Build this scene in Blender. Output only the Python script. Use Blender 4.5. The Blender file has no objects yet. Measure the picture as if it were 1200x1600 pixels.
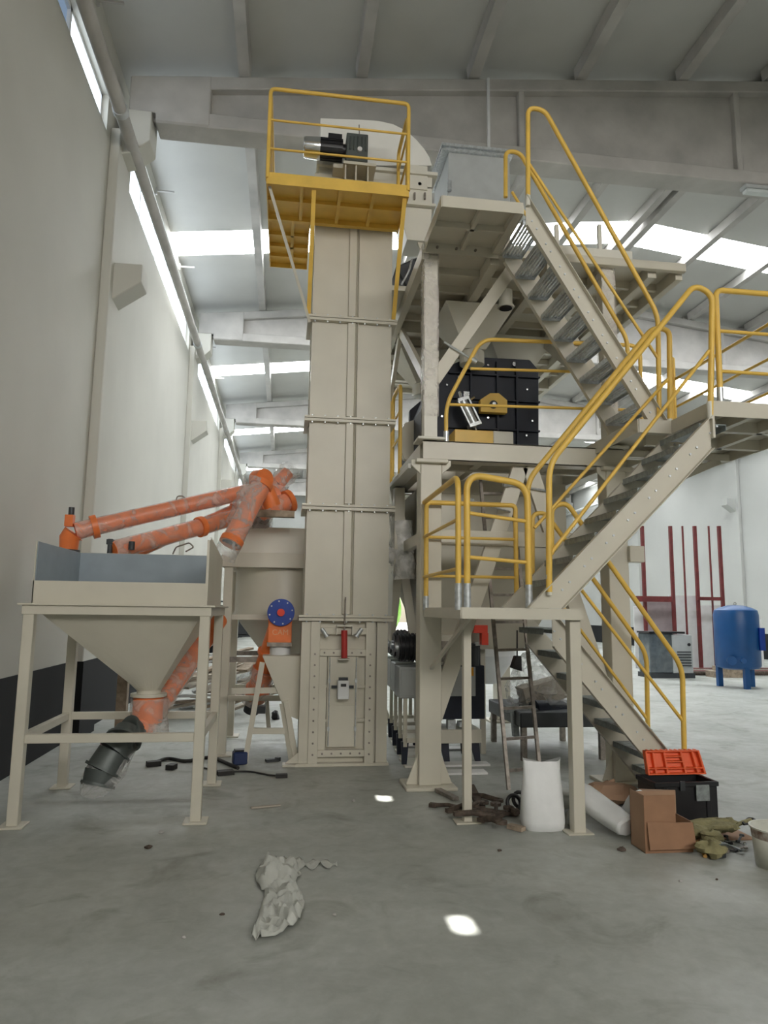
import bpy, bmesh, math, random
from mathutils import Vector, Matrix, noise
random.seed(7)
PI = math.pi
C = bpy.context.scene.collection
SC = bpy.context.scene

# ------------------------------------------------------------------ camera
FPX, PSI, TH, RHO, EYE = 1100.0, math.radians(7.8), math.radians(8.0), math.radians(0.75), 1.62
Fv = Vector((math.sin(PSI)*math.cos(TH), math.cos(PSI)*math.cos(TH), math.sin(TH)))
R0 = Vector((math.cos(PSI), -math.sin(PSI), 0)); U0 = R0.cross(Fv)
Rv = R0*math.cos(RHO) + U0*math.sin(RHO); Uv = U0*math.cos(RHO) - R0*math.sin(RHO)
EYEV = Vector((0, 0, EYE))
cam = bpy.data.cameras.new('camera'); camo = bpy.data.objects.new('camera', cam); C.objects.link(camo)
cam.sensor_fit = 'VERTICAL'; cam.sensor_height = 36.0; cam.lens = 36.0*FPX/1600.0; cam.clip_end = 300; cam.clip_start = 0.02
m = Matrix((Rv, Uv, -Fv)).transposed().to_4x4(); m.translation = EYEV; camo.matrix_world = m
SC.camera = camo

# ------------------------------------------------------------------ world, sun, exposure
SC.view_settings.view_transform = 'Standard'; SC.view_settings.look = 'None'
SC.view_settings.gamma = 1.0; SC.view_settings.use_curve_mapping = False
SC.view_settings.exposure = -0.70
SKYL = 31.0      # brightness of daylight coming through the translucent roof sheets
GABLE_FILL = 17.5      # added fill: unseen glowing band in the rear gable, lights the tower front
WINL = 6.0       # and through the high side windows
w = bpy.data.worlds.new('world'); SC.world = w; w.use_nodes = True
bg = w.node_tree.nodes['Background']; sky = w.node_tree.nodes.new('ShaderNodeTexSky')
sky.sky_type = 'NISHITA'; sky.sun_disc = False; sky.sun_elevation = math.radians(60); sky.sun_rotation = math.radians(-32)
w.node_tree.links.new(sky.outputs[0], bg.inputs[0]); bg.inputs[1].default_value = 0.35
sun = bpy.data.lights.new('sun', 'SUN'); sun.energy = 60; sun.angle = math.radians(0.55); sun.color = (1, .97, .92)
suno = bpy.data.objects.new('sun', sun); C.objects.link(suno)
SUNDIR = Vector((0.53*0.454, -0.85*0.454, -0.891)).normalized()      # the way the light travels
suno.rotation_euler = SUNDIR.to_track_quat('-Z', 'Y').to_euler(); suno.location = (0, 0, 30)

# ------------------------------------------------------------------ pixel to place
def ray(px, py): return Fv + Rv*((px-600)/FPX) - Uv*((py-800)/FPX)
def P(px, py, Y):
    r = ray(px, py); return EYEV + r*(Y/r.y)
def PX(px, py, X):
    r = ray(px, py); return EYEV + r*(X/r.x)
def G(px, py, z=0.0):
    r = ray(px, py); return EYEV + r*((z-EYE)/r.z)

# ------------------------------------------------------------------ materials
MATS = {}
def nt(name):
    m = bpy.data.materials.new(name); m.use_nodes = True; MATS[name] = m
    t = m.node_tree; return m, t, t.nodes['Principled BSDF'], t.nodes['Material Output']
def mat(name, col, rough=.45, metal=0.0, var=.08, scale=6.0, bump=0.0, bscale=40.0, col2=None, coat=0.0, em=None, emcol=None, detail=5):
    m, t, b, o = nt(name); L = t.links.new
    tc = t.nodes.new('ShaderNodeTexCoord')
    n = t.nodes.new('ShaderNodeTexNoise'); n.inputs['Scale'].default_value = scale; n.inputs['Detail'].default_value = detail
    L(tc.outputs['Object'], n.inputs['Vector'])
    r = t.nodes.new('ShaderNodeValToRGB'); r.color_ramp.elements[0].position = .3; r.color_ramp.elements[1].position = .7
    c2 = col2 if col2 else tuple(min(1, c*(1+var)) for c in col); c1 = col if col2 else tuple(c*(1-var) for c in col)
    r.color_ramp.elements[0].color = (*c1, 1); r.color_ramp.elements[1].color = (*c2, 1)
    L(n.outputs['Fac'], r.inputs[0]); L(r.outputs[0], b.inputs['Base Color'])
    b.inputs['Roughness'].default_value = rough; b.inputs['Metallic'].default_value = metal
    if coat: b.inputs['Coat Weight'].default_value = coat
    if bump:
        n2 = t.nodes.new('ShaderNodeTexNoise'); n2.inputs['Scale'].default_value = bscale; n2.inputs['Detail'].default_value = 6
        L(tc.outputs['Object'], n2.inputs['Vector'])
        bp = t.nodes.new('ShaderNodeBump'); bp.inputs['Strength'].default_value = bump; bp.inputs['Distance'].default_value = .02
        L(n2.outputs['Fac'], bp.inputs['Height']); L(bp.outputs[0], b.inputs['Normal'])
    if em: b.inputs['Emission Color'].default_value = (*(emcol or col), 1); b.inputs['Emission Strength'].default_value = em
    return m
cream = mat('cream_paint', (.62, .585, .49), .38, var=.04, scale=3)
creamw = mat('cream_paint_light', (.72, .70, .62), .4, var=.04, scale=3)
yellow = mat('yellow_paint', (.82, .53, .10), .4, var=.08, scale=5)
orange = mat('orange_paint', (.84, .21, .055), .38, var=.1, scale=8)
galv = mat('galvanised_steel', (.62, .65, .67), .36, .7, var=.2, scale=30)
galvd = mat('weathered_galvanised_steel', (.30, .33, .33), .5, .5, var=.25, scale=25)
steel = mat('bare_steel', (.28, .25, .22), .5, .6, var=.3, scale=20)
chrome = mat('bright_metal', (.75, .77, .8), .18, 1.0, var=.05)
black = mat('black_plastic', (.012, .012, .014), .4, var=.2)
darkgrey = mat('dark_grey_metal', (.05, .055, .06), .45, .3, var=.2)
greygear = mat('grey_gearbox', (.10, .115, .11), .45, .3, var=.15)
navy = mat('navy_paint', (.004, .008, .022), .5, var=.2)
blue = mat('blue_paint', (.006, .075, .24), .35, var=.1, scale=3)
blue2 = mat('bright_blue_paint', (.01, .05, .33), .35, var=.1)
red = mat('red_paint', (.42, .03, .025), .4, var=.15)
redbright = mat('bright_red_paint', (.75, .05, .02), .4)
redox = mat('red_oxide_primer', (.14, .022, .022), .6, var=.25)
mauve = mat('mauve_board', (.30, .25, .26), .7, var=.1)
whitep = mat('white_panel', (.72, .73, .73), .5, var=.05)
greyp = mat('light_grey_panel', (.48, .50, .50), .45, var=.06)
primer = mat('blue_grey_primer', (.30, .355, .40), .45, var=.06)
card = mat('cardboard', (.32, .175, .10), .8, var=.1, scale=8)
cardin = mat('cardboard_inside', (.40, .25, .16), .85, var=.08)
sackm = mat('white_woven_sack', (.78, .79, .79), .5, var=.04, scale=6, bump=.12, bscale=14)
woodm = mat('weathered_boards', (.34, .27, .20), .8, var=.35, scale=12)
wooda = mat('bare_wood', (.55, .36, .17), .7, var=.2, scale=14)
olive = mat('olive_cloth', (.26, .235, .12), .9, var=.25, scale=14, bump=.5)
rust = mat('rusty_steel', (.10, .075, .058), .75, .3, var=.5, scale=18)
dust = mat('dusty_pale_board', (.45, .40, .33), .8, var=.2)
sheetm = mat('dusty_sheet', (.49, .50, .46), .5, var=.12, scale=10)
glassd = mat('dark_glass', (.12, .14, .15), .1, var=.3, coat=.5)
bmat = mat('bucket_plastic', (.62, .62, .55), .45, var=.15, scale=7)
rootm = mat('paint_spatter', (.20, .12, .09), .7, col2=(.55, .54, .48), scale=24)
hoodm = mat('hood_white_paint', (.86, .85, .80), .4, var=.02)
leaf = mat('leaf_green', (.10, .22, .04), .7, col2=(.22, .40, .08), scale=14, bump=.5)
lampm = mat('lamp_diffuser', (.62, .66, .65), .3, var=.05)
rubber = mat('rubber_cable', (.02, .018, .017), .55, var=.2)
wallm = mat('wall_plaster', (.57, .56, .505), .75, var=.05, scale=.6, bump=.06, bscale=12)
wallw = mat('wall_white', (.47, .48, .46), .5, var=.04, scale=.6, bump=.05)
dado = mat('black_dado_paint', (.005, .006, .007), .85, var=.2, scale=1.5)
concrete = mat('precast_concrete', (.47, .455, .43), .85, var=.17, scale=1.6, bump=.2, bscale=14)
roofm = mat('roof_sheet', (.53, .53, .505), .5, var=.04, scale=1.2)
sunplate = mat('white_plate', (.72, .72, .70), .5, var=.05)  # pale tone stands in for sunlight on the floor plates

def emis(name, col, s):
    m, t, b, o = nt(name); t.nodes.remove(b)
    e = t.nodes.new('ShaderNodeEmission'); e.inputs[0].default_value = (*col, 1); e.inputs[1].default_value = s
    t.links.new(e.outputs[0], o.inputs[0]); return m
skylm = emis('daylit_translucent_sheet', (.95, .98, 1.0), SKYL)
winm = emis('daylit_window_pane', (.80, .90, 1.0), WINL)
gable_fillm = emis('daylit_gable_sheet', (1.0, .97, .92), GABLE_FILL)  # glow of the added fill panels behind the camera
winb = emis('daylit_window_pane_blue', (.42, .58, .80), .75)

def film(name, lo, hi, col=(.9, .9, .9), sc=9.0):
    m, t, b, o = nt(name); L = t.links.new; t.nodes.remove(b)
    tc = t.nodes.new('ShaderNodeTexCoord'); n = t.nodes.new('ShaderNodeTexNoise'); n.inputs['Scale'].default_value = sc
    n.inputs['Detail'].default_value = 6; n.inputs['Distortion'].default_value = 1.2
    L(tc.outputs['Object'], n.inputs['Vector'])
    mr = t.nodes.new('ShaderNodeMapRange'); mr.inputs[1].default_value = .42; mr.inputs[2].default_value = .68
    mr.inputs[3].default_value = lo; mr.inputs[4].default_value = hi; L(n.outputs['Fac'], mr.inputs[0])
    tr = t.nodes.new('ShaderNodeBsdfTransparent'); g = t.nodes.new('ShaderNodeBsdfPrincipled')
    g.inputs['Base Color'].default_value = (*col, 1); g.inputs['Roughness'].default_value = .18
    bp = t.nodes.new('ShaderNodeBump'); bp.inputs['Strength'].default_value = .8; bp.inputs['Distance'].default_value = .03
    L(n.outputs['Fac'], bp.inputs['Height']); L(bp.outputs[0], g.inputs['Normal'])
    mx = t.nodes.new('ShaderNodeMixShader'); L(mr.outputs[0], mx.inputs[0]); L(tr.outputs[0], mx.inputs[1]); L(g.outputs[0], mx.inputs[2])
    L(mx.outputs[0], o.inputs[0]); return m
filmw = film('white_loose_film', .45, .95, (.88, .87, .84), 7.0)
filmm = film('clear_stretch_film', .16, .56, (.80, .74, .69), 4.5)
filmh = film('cloudy_stretch_film', .22, .62, (.6, .6, .58), 6.0)

def floor_mat():
    m, t, b, o = nt('dusty_concrete_floor'); L = t.links.new
    tc = t.nodes.new('ShaderNodeTexCoord')
    def nz(s, d=8, dist=0., rough=.55, sy=1.0):
        mp = t.nodes.new('ShaderNodeMapping'); mp.inputs['Scale'].default_value = (1, sy, 1); L(tc.outputs['Object'], mp.inputs[0])
        n = t.nodes.new('ShaderNodeTexNoise'); n.inputs['Scale'].default_value = s; n.inputs['Detail'].default_value = d
        n.inputs['Distortion'].default_value = dist; n.inputs['Roughness'].default_value = rough; L(mp.outputs[0], n.inputs['Vector']); return n
    def ramp(n, p0, p1, c0, c1):
        r = t.nodes.new('ShaderNodeValToRGB'); e = r.color_ramp.elements
        e[0].position = p0; e[1].position = p1; e[0].color = (*c0, 1); e[1].color = (*c1, 1); L(n.outputs['Fac'], r.inputs[0]); return r
    base = ramp(nz(.7, 10, .6), .32, .68, (.34, .355, .325), (.49, .51, .48))
    fine = ramp(nz(9, 10, .3, .65), .3, .72, (.86, .85, .83), (1.08, 1.08, 1.08))
    spots = ramp(nz(2.0, 5, .9), .55, .70, (1, 1, 1), (.70, .69, .65))
    streak = ramp(nz(3.2, 8, .5, .6, .25), .62, .76, (1, 1, 1), (1.14, 1.14, 1.13))
    cur = base.outputs[0]
    for r in (fine, spots, streak):
        mx = t.nodes.new('ShaderNodeMix'); mx.data_type = 'RGBA'; mx.blend_type = 'MULTIPLY'; mx.inputs[0].default_value = 1; mx.clamp_result = False
        L(cur, mx.inputs[6]); L(r.outputs[0], mx.inputs[7]); cur = mx.outputs[2]
    L(cur, b.inputs['Base Color']); b.inputs['Roughness'].default_value = .62
    rr = ramp(nz(1.3, 6), .35, .65, (.42,)*3, (.72,)*3); L(rr.outputs[0], b.inputs['Roughness'])
    bp = t.nodes.new('ShaderNodeBump'); bp.inputs['Strength'].default_value = .15; bp.inputs['Distance'].default_value = .01
    L(fine.outputs[0], bp.inputs['Height']); L(bp.outputs[0], b.inputs['Normal']); return m
floorm = floor_mat()

# ------------------------------------------------------------------ mesh builder
V = Vector
class MB:
    def __init__(s): s.v = []; s.f = []
    def add(s, vs, fs):
        o = len(s.v); s.v += [V(v) for v in vs]; s.f += [tuple(i+o for i in f) for f in fs]; return s
    def hexa(s, c): return s.add(c, [(0,3,2,1),(4,5,6,7),(0,1,5,4),(1,2,6,5),(2,3,7,6),(3,0,4,7)])
    def box(s, x0, x1, y0, y1, z0, z1):
        return s.hexa([(x0,y0,z0),(x1,y0,z0),(x1,y1,z0),(x0,y1,z0),(x0,y0,z1),(x1,y0,z1),(x1,y1,z1),(x0,y1,z1)])
    def cbox(s, c, sx, sy, sz, rz=0, rx=0, ry=0):
        M = Matrix.Translation(V(c)) @ Matrix.Rotation(rz,4,'Z') @ Matrix.Rotation(ry,4,'Y') @ Matrix.Rotation(rx,4,'X')
        return s.hexa([M @ V((a*sx/2,b*sy/2,d*sz/2)) for d in (-1,1) for a,b in ((-1,-1),(1,-1),(1,1),(-1,1))])
    def bar(s, p0, p1, w, h, up=(0,0,1)):
        p0, p1 = V(p0), V(p1); d = (p1-p0).normalized(); u = V(up)
        if abs(d.dot(u)) > .98: u = V((0,1,0))
        r = d.cross(u).normalized()*(w/2); q = r.cross(d).normalized()*(h/2)
        return s.hexa([p0-r-q, p0+r-q, p1+r-q, p1-r-q, p0-r+q, p0+r+q, p1+r+q, p1-r+q])
    def prism(s, pts, off):
        n = len(pts); off = V(off); a = [V(p) for p in pts]; b = [p+off for p in a]
        nn = V((0,0,0))
        for i in range(n): nn += a[i].cross(a[(i+1) % n])
        fs = [tuple(range(n)), tuple(range(2*n-1, n-1, -1))] + [(i, i+n, (i+1) % n+n, (i+1) % n) for i in range(n)]
        return s.add(a+b, fs)
    def tube(s, pts, r, seg=10, caps=True, r1=None):
        pts = [V(p) for p in pts]; n = len(pts); rings = []; t0 = (pts[1]-pts[0]).normalized()
        u = t0.cross(V((0,0,1)));  u = t0.cross(V((0,1,0))) if u.length < .1 else u; u.normalize()
        for i, p in enumerate(pts):
            t = (pts[min(i+1,n-1)]-pts[max(i-1,0)]).normalized()
            u = (u - t*u.dot(t)).normalized(); v = t.cross(u)
            rr = r if r1 is None else r+(r1-r)*i/(n-1)
            rings.append([p+(u*math.cos(2*PI*k/seg)+v*math.sin(2*PI*k/seg))*rr for k in range(seg)])
        return s.loft(rings, caps)
    def loft(s, rings, caps=True):
        k = len(rings[0]); vs = [p for r in rings for p in r]; fs = []
        for i in range(len(rings)-1):
            for j in range(k):
                a, b = i*k+j, i*k+(j+1) % k; fs.append((a, b, b+k, a+k))
        if caps: fs += [tuple(range(k-1, -1, -1)), tuple(range((len(rings)-1)*k, len(rings)*k))]
        return s.add(vs, fs)
    def cyl(s, p0, p1, r, seg=20, r1=None, caps=True): return s.tube([p0, p1], r, seg, caps, r1)
    def grid(s, rows):
        n = len(rows); k = len(rows[0])
        return s.add([p for r in rows for p in r], [(i*k+j, i*k+j+1, (i+1)*k+j+1, (i+1)*k+j) for i in range(n-1) for j in range(k-1)])
    def xz(s, pts, y0, y1): return s.prism([(x, y0, z) for x, z in pts], (0, y1-y0, 0))
    def yz(s, pts, x0, x1): return s.prism([(x0, y, z) for y, z in pts], (x1-x0, 0, 0))

def wpos(o):
    l = V((0,0,0))
    while o: l += o.location; o = o.parent
    return l
def build(mb, name, ma, parent=None, smooth=False, bevel=0, solid=0, label=None, kind=None, origin=None):
    me = bpy.data.meshes.new(name)
    if parent is not None: off = wpos(parent)
    elif origin is not None: off = V(origin)
    else:
        xs = [v.x for v in mb.v]; ys = [v.y for v in mb.v]; off = V(((min(xs)+max(xs))/2, (min(ys)+max(ys))/2, min(v.z for v in mb.v)))
    me.from_pydata([v-off for v in mb.v], [], mb.f); me.update()
    bm = bmesh.new(); bm.from_mesh(me); bmesh.ops.recalc_face_normals(bm, faces=bm.faces); bm.to_mesh(me); bm.free()
    me.materials.append(ma)
    if smooth:
        for p in me.polygons: p.use_smooth = True
        try: me.set_sharp_from_angle(angle=math.radians(40))
        except Exception: pass
    o = bpy.data.objects.new(name, me); C.objects.link(o)
    if parent is not None: o.parent = parent
    else: o.location = off
    if solid: md = o.modifiers.new('thick', 'SOLIDIFY'); md.thickness = solid; md.offset = 0
    if bevel: md = o.modifiers.new('edge', 'BEVEL'); md.width = bevel; md.segments = 1; md.limit_method = 'ANGLE'
    if label: o['label'] = label
    if kind: o['kind'] = kind
    return o
def thing(name, label, cat, loc=(0,0,0), group=None):
    o = bpy.data.objects.new(name, None); C.objects.link(o); o.location = loc; o.empty_display_size = .1
    o['label'] = label; o['category'] = cat
    if group: o['group'] = group
    return o
def tag(o, label, cat, group=None, kind=None):
    o['label'] = label; o['category'] = cat
    if group: o['group'] = group
    if kind: o['kind'] = kind
    return o
def dup(root, loc, rz=0, label=None, group=None):
    r = root.copy(); C.objects.link(r); r.location = loc; r.rotation_euler = (0, 0, rz)
    if label: r['label'] = label
    if group: r['group'] = group
    for ch in list(root.children):
        c = ch.copy(); C.objects.link(c); c.parent = r
        for g in ch.children:
            d = g.copy(); C.objects.link(d); d.parent = c
    return r
def struct(mb, name, ma, parent=None, **k):
    o = build(mb, name, ma, parent, **k)
    if parent is None: o['kind'] = 'structure'
    return o
def fillet(pts, r, n=6):
    pts = [V(p) for p in pts]; out = [pts[0]]
    for i in range(1, len(pts)-1):
        a, b, c = pts[i-1], pts[i], pts[i+1]; d0 = (a-b); d1 = (c-b)
        rr = min(r, d0.length*.48, d1.length*.48); p0 = b+d0.normalized()*rr; p1 = b+d1.normalized()*rr
        for k in range(n+1):
            t = k/n; out.append(p0*(1-t)**2 + b*2*t*(1-t) + p1*t*t)
    out.append(pts[-1]); return out

# ================================================================== THE HALL
XL, XR, XM = -2.6, 18.0, 7.75
YB, YF = -10.5, 44.0            # wall behind the camera, far end wall
def roofz(x): return 9.56 + .118*(min(x, 2*XM-x)+.836)
BAY = 8.2; BEAMS = [9.7+BAY*k for k in range(-2, 5)]
SKY = [b+4.45 for b in BEAMS if 9 < b+4.45 and b+5.6 < YF]
struct(MB().box(XL, XR, YB, YF, -.2, 0), 'floor', floorm, origin=(0,0,0))

# roof sheets with translucent strips and two tiny gaps where the sun comes in
holes = []
for (px, py) in ((722, 1445), (600, 1247)):
    g = G(px, py); z = 9.6
    for _ in range(6): t = z/-SUNDIR.z; q = g - SUNDIR*t; z = roofz(q.x)
    holes.append((q.x, q.y))
HW, HL = .035, .085
xs = {XL, XM, XR}; ys = {YB, YF}
for hx, hy in holes: xs |= {hx-HW, hx+HW}; ys |= {hy-HL, hy+HL}
for s_ in SKY: ys |= {s_, s_+1.0}
xs = sorted(xs); ys = sorted(ys)
rm = MB()
for i in range(len(xs)-1):
    for j in range(len(ys)-1):
        cx, cy = (xs[i]+xs[i+1])/2, (ys[j]+ys[j+1])/2
        if any(s_ < cy < s_+1.0 for s_ in SKY): continue
        if any(abs(cx-hx) < HW and abs(cy-hy) < HL for hx, hy in holes): continue
        rm.add([(xs[i], ys[j], roofz(xs[i])), (xs[i+1], ys[j], roofz(xs[i+1])), (xs[i+1], ys[j+1], roofz(xs[i+1])), (xs[i], ys[j+1], roofz(xs[i]))], [(0,1,2,3)])
ceil = struct(rm, 'ceiling', roofm, origin=(0,0,0), solid=.012)
n_ = 0
for s_ in SKY:
    for x0, x1 in ((XL, XM), (XM, XR)):
        n_ += 1
        q = MB().hexa([(x0,s_,roofz(x0)),(x1,s_,roofz(x1)),(x1,s_+1,roofz(x1)),(x0,s_+1,roofz(x0)),
                       (x0,s_,roofz(x0)+.03),(x1,s_,roofz(x1)+.03),(x1,s_+1,roofz(x1)+.03),(x0,s_+1,roofz(x0)+.03)])
        struct(q, 'window_%d' % n_, skylm, origin=(0,0,0))
PURX = [-.84, .89, 2.61, 4.35, 6.08, 7.6, 7.9, 9.5, 11.2, 12.95, 14.65, 16.3, 17.8]
be = [YB]+BEAMS+[YF]
for x in PURX:
    z = roofz(x)
    for a, b in zip(be[:-1], be[1:]):
        k = MB()
        if b-.1 < 1: a2, b2 = a+.15, b-.15
        else: a2, b2 = a+.1, b-.12
        k.prism([(x-.10, a2, z-.02), (x-.08, a2, z-.22), (x+.08, a2, z-.22), (x+.10, a2, z-.02)], (0, b2-a2, 0))
        build(k, 'purlin', concrete, ceil)
# tapered precast roof beams, pilasters and corbels
nt_ = 0
for bi, b in enumerate(BEAMS):
    nt_ += 1
    zt = lambda x: roofz(x)-.24
    y0, y1 = b-.2, b+.2
    k = MB()
    xs_ = [-2.42, -1.7, 0, 3.35, XM, 2*XM-3.35, 15.5, 17.82]
    # web, bottom chord, top chord
    k.prism([(x, b-.07, 8.55) for x in xs_] + [(x, b-.07, zt(x)) for x in reversed(xs_)], (0, .14, 0))
    k.box(-2.05, 17.4, y0, y1, 8.46, 8.68)
    k.prism([(x, y0, zt(x)-.2) for x in (-2.42, XM, 17.82)] + [(x, y0, zt(x)) for x in (17.82, XM, -2.42)], (0, .4, 0))
    k.prism([(-2.42, y0-.01, 8.6), (-2.05, y0-.01, 8.6), (-2.05, y0-.01, 8.47), (-1.3, y0-.01, 8.47), (-1.3, y0-.01, zt(-1.3)), (-2.42, y0-.01, zt(-2.42))], (0, .42, 0))
    k.prism([(17.82, y0-.01, 8.6), (16.7, y0-.01, 8.6), (16.7, y0-.01, zt(16.7)), (17.82, y0-.01, zt(17.82))], (0, .42, 0))
    for x in (3.37, 7.0, 8.5, 12.13): k.box(x-.05, x+.05, y0+.02, y1-.02, 8.6, zt(x)-.1)
    struct(k, 'trim_%d' % nt_, concrete, origin=(0,0,0), bevel=.015)
    for sx, xw in ((1, XL), (-1, XR)):
        nt_ += 1
        k = MB()
        k.box(min(xw, xw+.13*sx), max(xw, xw+.13*sx), b-.35, b+.35, 0, 8.2)
        k.prism([(xw+.1*sx, b-.22, 7.9), (xw+.28*sx, b-.22, 7.95), (xw+.5*sx, b-.22, 8.15), (xw+.5*sx, b-.22, 8.6), (xw+.05*sx, b-.22, 8.6)], (0, .44, 0))
        k.prism([(xw+.1*sx, b-.2, 5.75), (xw+.5*sx, b-.2, 6.05), (xw+.5*sx, b-.2, 6.3), (xw+.1*sx, b-.2, 6.3)], (0, .4, 0))
        struct(k, 'trim_%d' % nt_, wallm if sx > 0 else wallw, origin=(0,0,0), bevel=.01)
# side walls with a band of high windows on the left
WZ0, WZ1 = 8.0, 9.08
def wtop(lo): return 8.52 if lo < 9 else WZ1
wb = MB(); pieces = [YB]
wb.box(XL-.25, XL, YB-.25, YF+.25, 0, WZ0); wb.box(XL-.25, XL, YB-.25, YF+.25, WZ1, roofz(XL)+.06)
edges = []
for a, b in zip(be[:-1], be[1:]):
    lo = a+.55 if a > YB else a+.1; hi = b-.55 if b < YF else b-.1
    edges.append((lo, hi))
prev = YB-.25
for lo, hi in edges:
    wb.box(XL-.25, XL, prev, lo, WZ0, WZ1); prev = hi
    if lo < 9: wb.box(XL-.25, XL, lo, hi, wtop(lo), WZ1)
wb.box(XL-.25, XL, prev, YF+.25, WZ0, WZ1)
struct(wb, 'wall_left', wallm, origin=(0,0,0))
k = MB().box(XL, XL+.012, YB, YF, 0, .95)
for b in BEAMS: k.box(XL, XL+.142, b-.362, b+.362, 0, .95)
struct(k, 'baseboard_left', dado, origin=(0,0,0))
for lo, hi in edges:
    n_ += 1; npn = 5; st = (hi-lo)/npn
    fr = MB()
    fr.box(XL-.16, XL-.08, lo, hi, WZ0, WZ0+.05); fr.box(XL-.16, XL-.08, lo, hi, wtop(lo)-.05, wtop(lo))
    for i in range(npn+1):
        yy = min(max(lo+i*st, lo+.025), hi-.025); fr.box(XL-.16, XL-.08, yy-.03, yy+.03, WZ0, wtop(lo))
    root = struct(fr, 'window_%d' % n_, whitep, origin=(0,0,0))
    for i in range(npn):
        near = lo > 1 and lo < 9
        near = lo > 1 and lo < 9
        build(MB().box(XL-.13, XL-.12, lo+i*st+.03, lo+(i+1)*st-.03, WZ0+.05, wtop(lo)-.05), 'pane', winb if (near and i == 3) else winm, root)
struct(MB().box(XR, XR+.25, YB-.25, YF+.25, 0, roofz(XR)+.06), 'wall_right', wallw, origin=(0,0,0))
struct(MB().box(XR-.012, XR, YB, YF, 0, .95), 'baseboard_right', dado, origin=(0,0,0))
gab = lambda y0, y1: MB().prism([(XL, y0, 0), (XR, y0, 0), (XR, y0, roofz(XR)+.05), (XM, y0, roofz(XM)+.05), (XL, y0, roofz(XL)+.05)], (0, y1-y0, 0))
struct(gab(YB-.25, YB), 'wall_front', wallm, origin=(0,0,0))
for gx in range(7):  # invented glowing panels, out of view, added to brighten the tower front
    n_ += 1; g_ = struct(MB().box(-1.9+gx*2, -1.98+(gx+1)*2, YB+.005, YB+.03, 6.2, 9.2), 'window_%d' % n_, gable_fillm, origin=(0,0,0))
    build(MB().box(-1.94+gx*2, -1.9+gx*2, YB+.005, YB+.06, 6.15, 9.25), 'window_frame', whitep, g_)
DX0, DX1, DZ = 5.6, 8.2, 4.2
wb = MB(); zf = roofz
wb.box(XL, DX0, YF, YF+.25, 0, DZ); wb.box(DX1, XR, YF, YF+.25, 0, DZ)
wb.prism([(XL, YF, DZ), (XR, YF, DZ), (XR, YF, zf(XR)+.05), (XM, YF, zf(XM)+.05), (XL, YF, zf(XL)+.05)], (0, .25, 0))
struct(wb, 'wall_back', wallw, origin=(0,0,0))
k = MB().box(DX0-.1, DX0, YF-.05, YF+.2, 0, DZ+.1).box(DX1, DX1+.1, YF-.05, YF+.2, 0, DZ+.1).box(DX0, DX1, YF-.05, YF+.2, DZ, DZ+.1)
d_ = struct(k, 'door_1', whitep, origin=(0,0,0))
build(MB().box(DX0, DX1, YF+.05, YF+.12, 2.9, DZ), 'door_panel', darkgrey, d_)
k = MB().box(-60, 60, YF+.25, YF+60, -.25, -.05); struct(k, 'floor', concrete, origin=(0,0,0))
for i in range(4):
    x, y, r = 4.6+2.6*i, YF+6.0+(i % 2)*1.5, (1.15, 1.25, 1.1, 1.2)[i]; k = MB(); rg = []
    for a in range(10):
        th = PI*a/9; rg.append([V((x, y, r*1.3)) + V((math.sin(th)*math.cos(2*PI*j/14)*r, math.sin(th)*math.sin(2*PI*j/14)*r, -math.cos(th)*r*1.3))*(1+.12*noise.noise(V((a*.9, j*.9, i)))) for j in range(14)])
    k.loft(rg)
    s_ = build(k, 'bush', leaf, smooth=True); tag(s_, 'green leafy bush outside the open far door, '+('farthest left', 'second from the left', 'third from the left', 'farthest right')[i], 'bush', 'bushes outside the far door')
# gutter pipe along the left wall with elbows, and one on the right wall
k = MB(); k.cyl((XL+.27, YB+.2, 8.02), (XL+.27, YF-.2, 8.02), .085, 14)
gp = build(k, 'gutter_pipe', concrete, smooth=True); tag(gp, 'long grey gutter pipe running under the roof along the left wall', 'pipe')
for b in BEAMS:
    build(MB().cyl((XL+.27, b-1.0, 8.02), (XL+.27, b-.9, 8.02), .1, 14), 'pipe_collar', greyp, gp, smooth=True)
k = MB(); k.cyl((XR-.2, YB+.2, 7.95), (XR-.2, YF-.2, 7.95), .08, 12)
tag(build(k, 'gutter_pipe', whitep, smooth=True), 'long pale gutter pipe running high along the right wall', 'pipe')
# steel hangers sticking out of the purlin ends above the left gutter
for i, b in enumerate((6.9, 8.3, 12.4, 15.3, 20.2, 23.0)):
    k = MB().box(XL+.01, XL+.34, b-.015, b+.015, 9.16, 9.19).box(XL+.01, XL+.04, b-.02, b+.02, 9.1, 9.24)
    tag(build(k, 'wall_bracket', concrete), 'short steel bracket high on the left wall, '+('nearest to the viewer', 'just before the first roof beam', 'first one past the roof beam', 'fourth from the viewer', 'fifth from the viewer', 'farthest of them')[i], 'bracket', 'steel brackets above the left windows')

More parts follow.
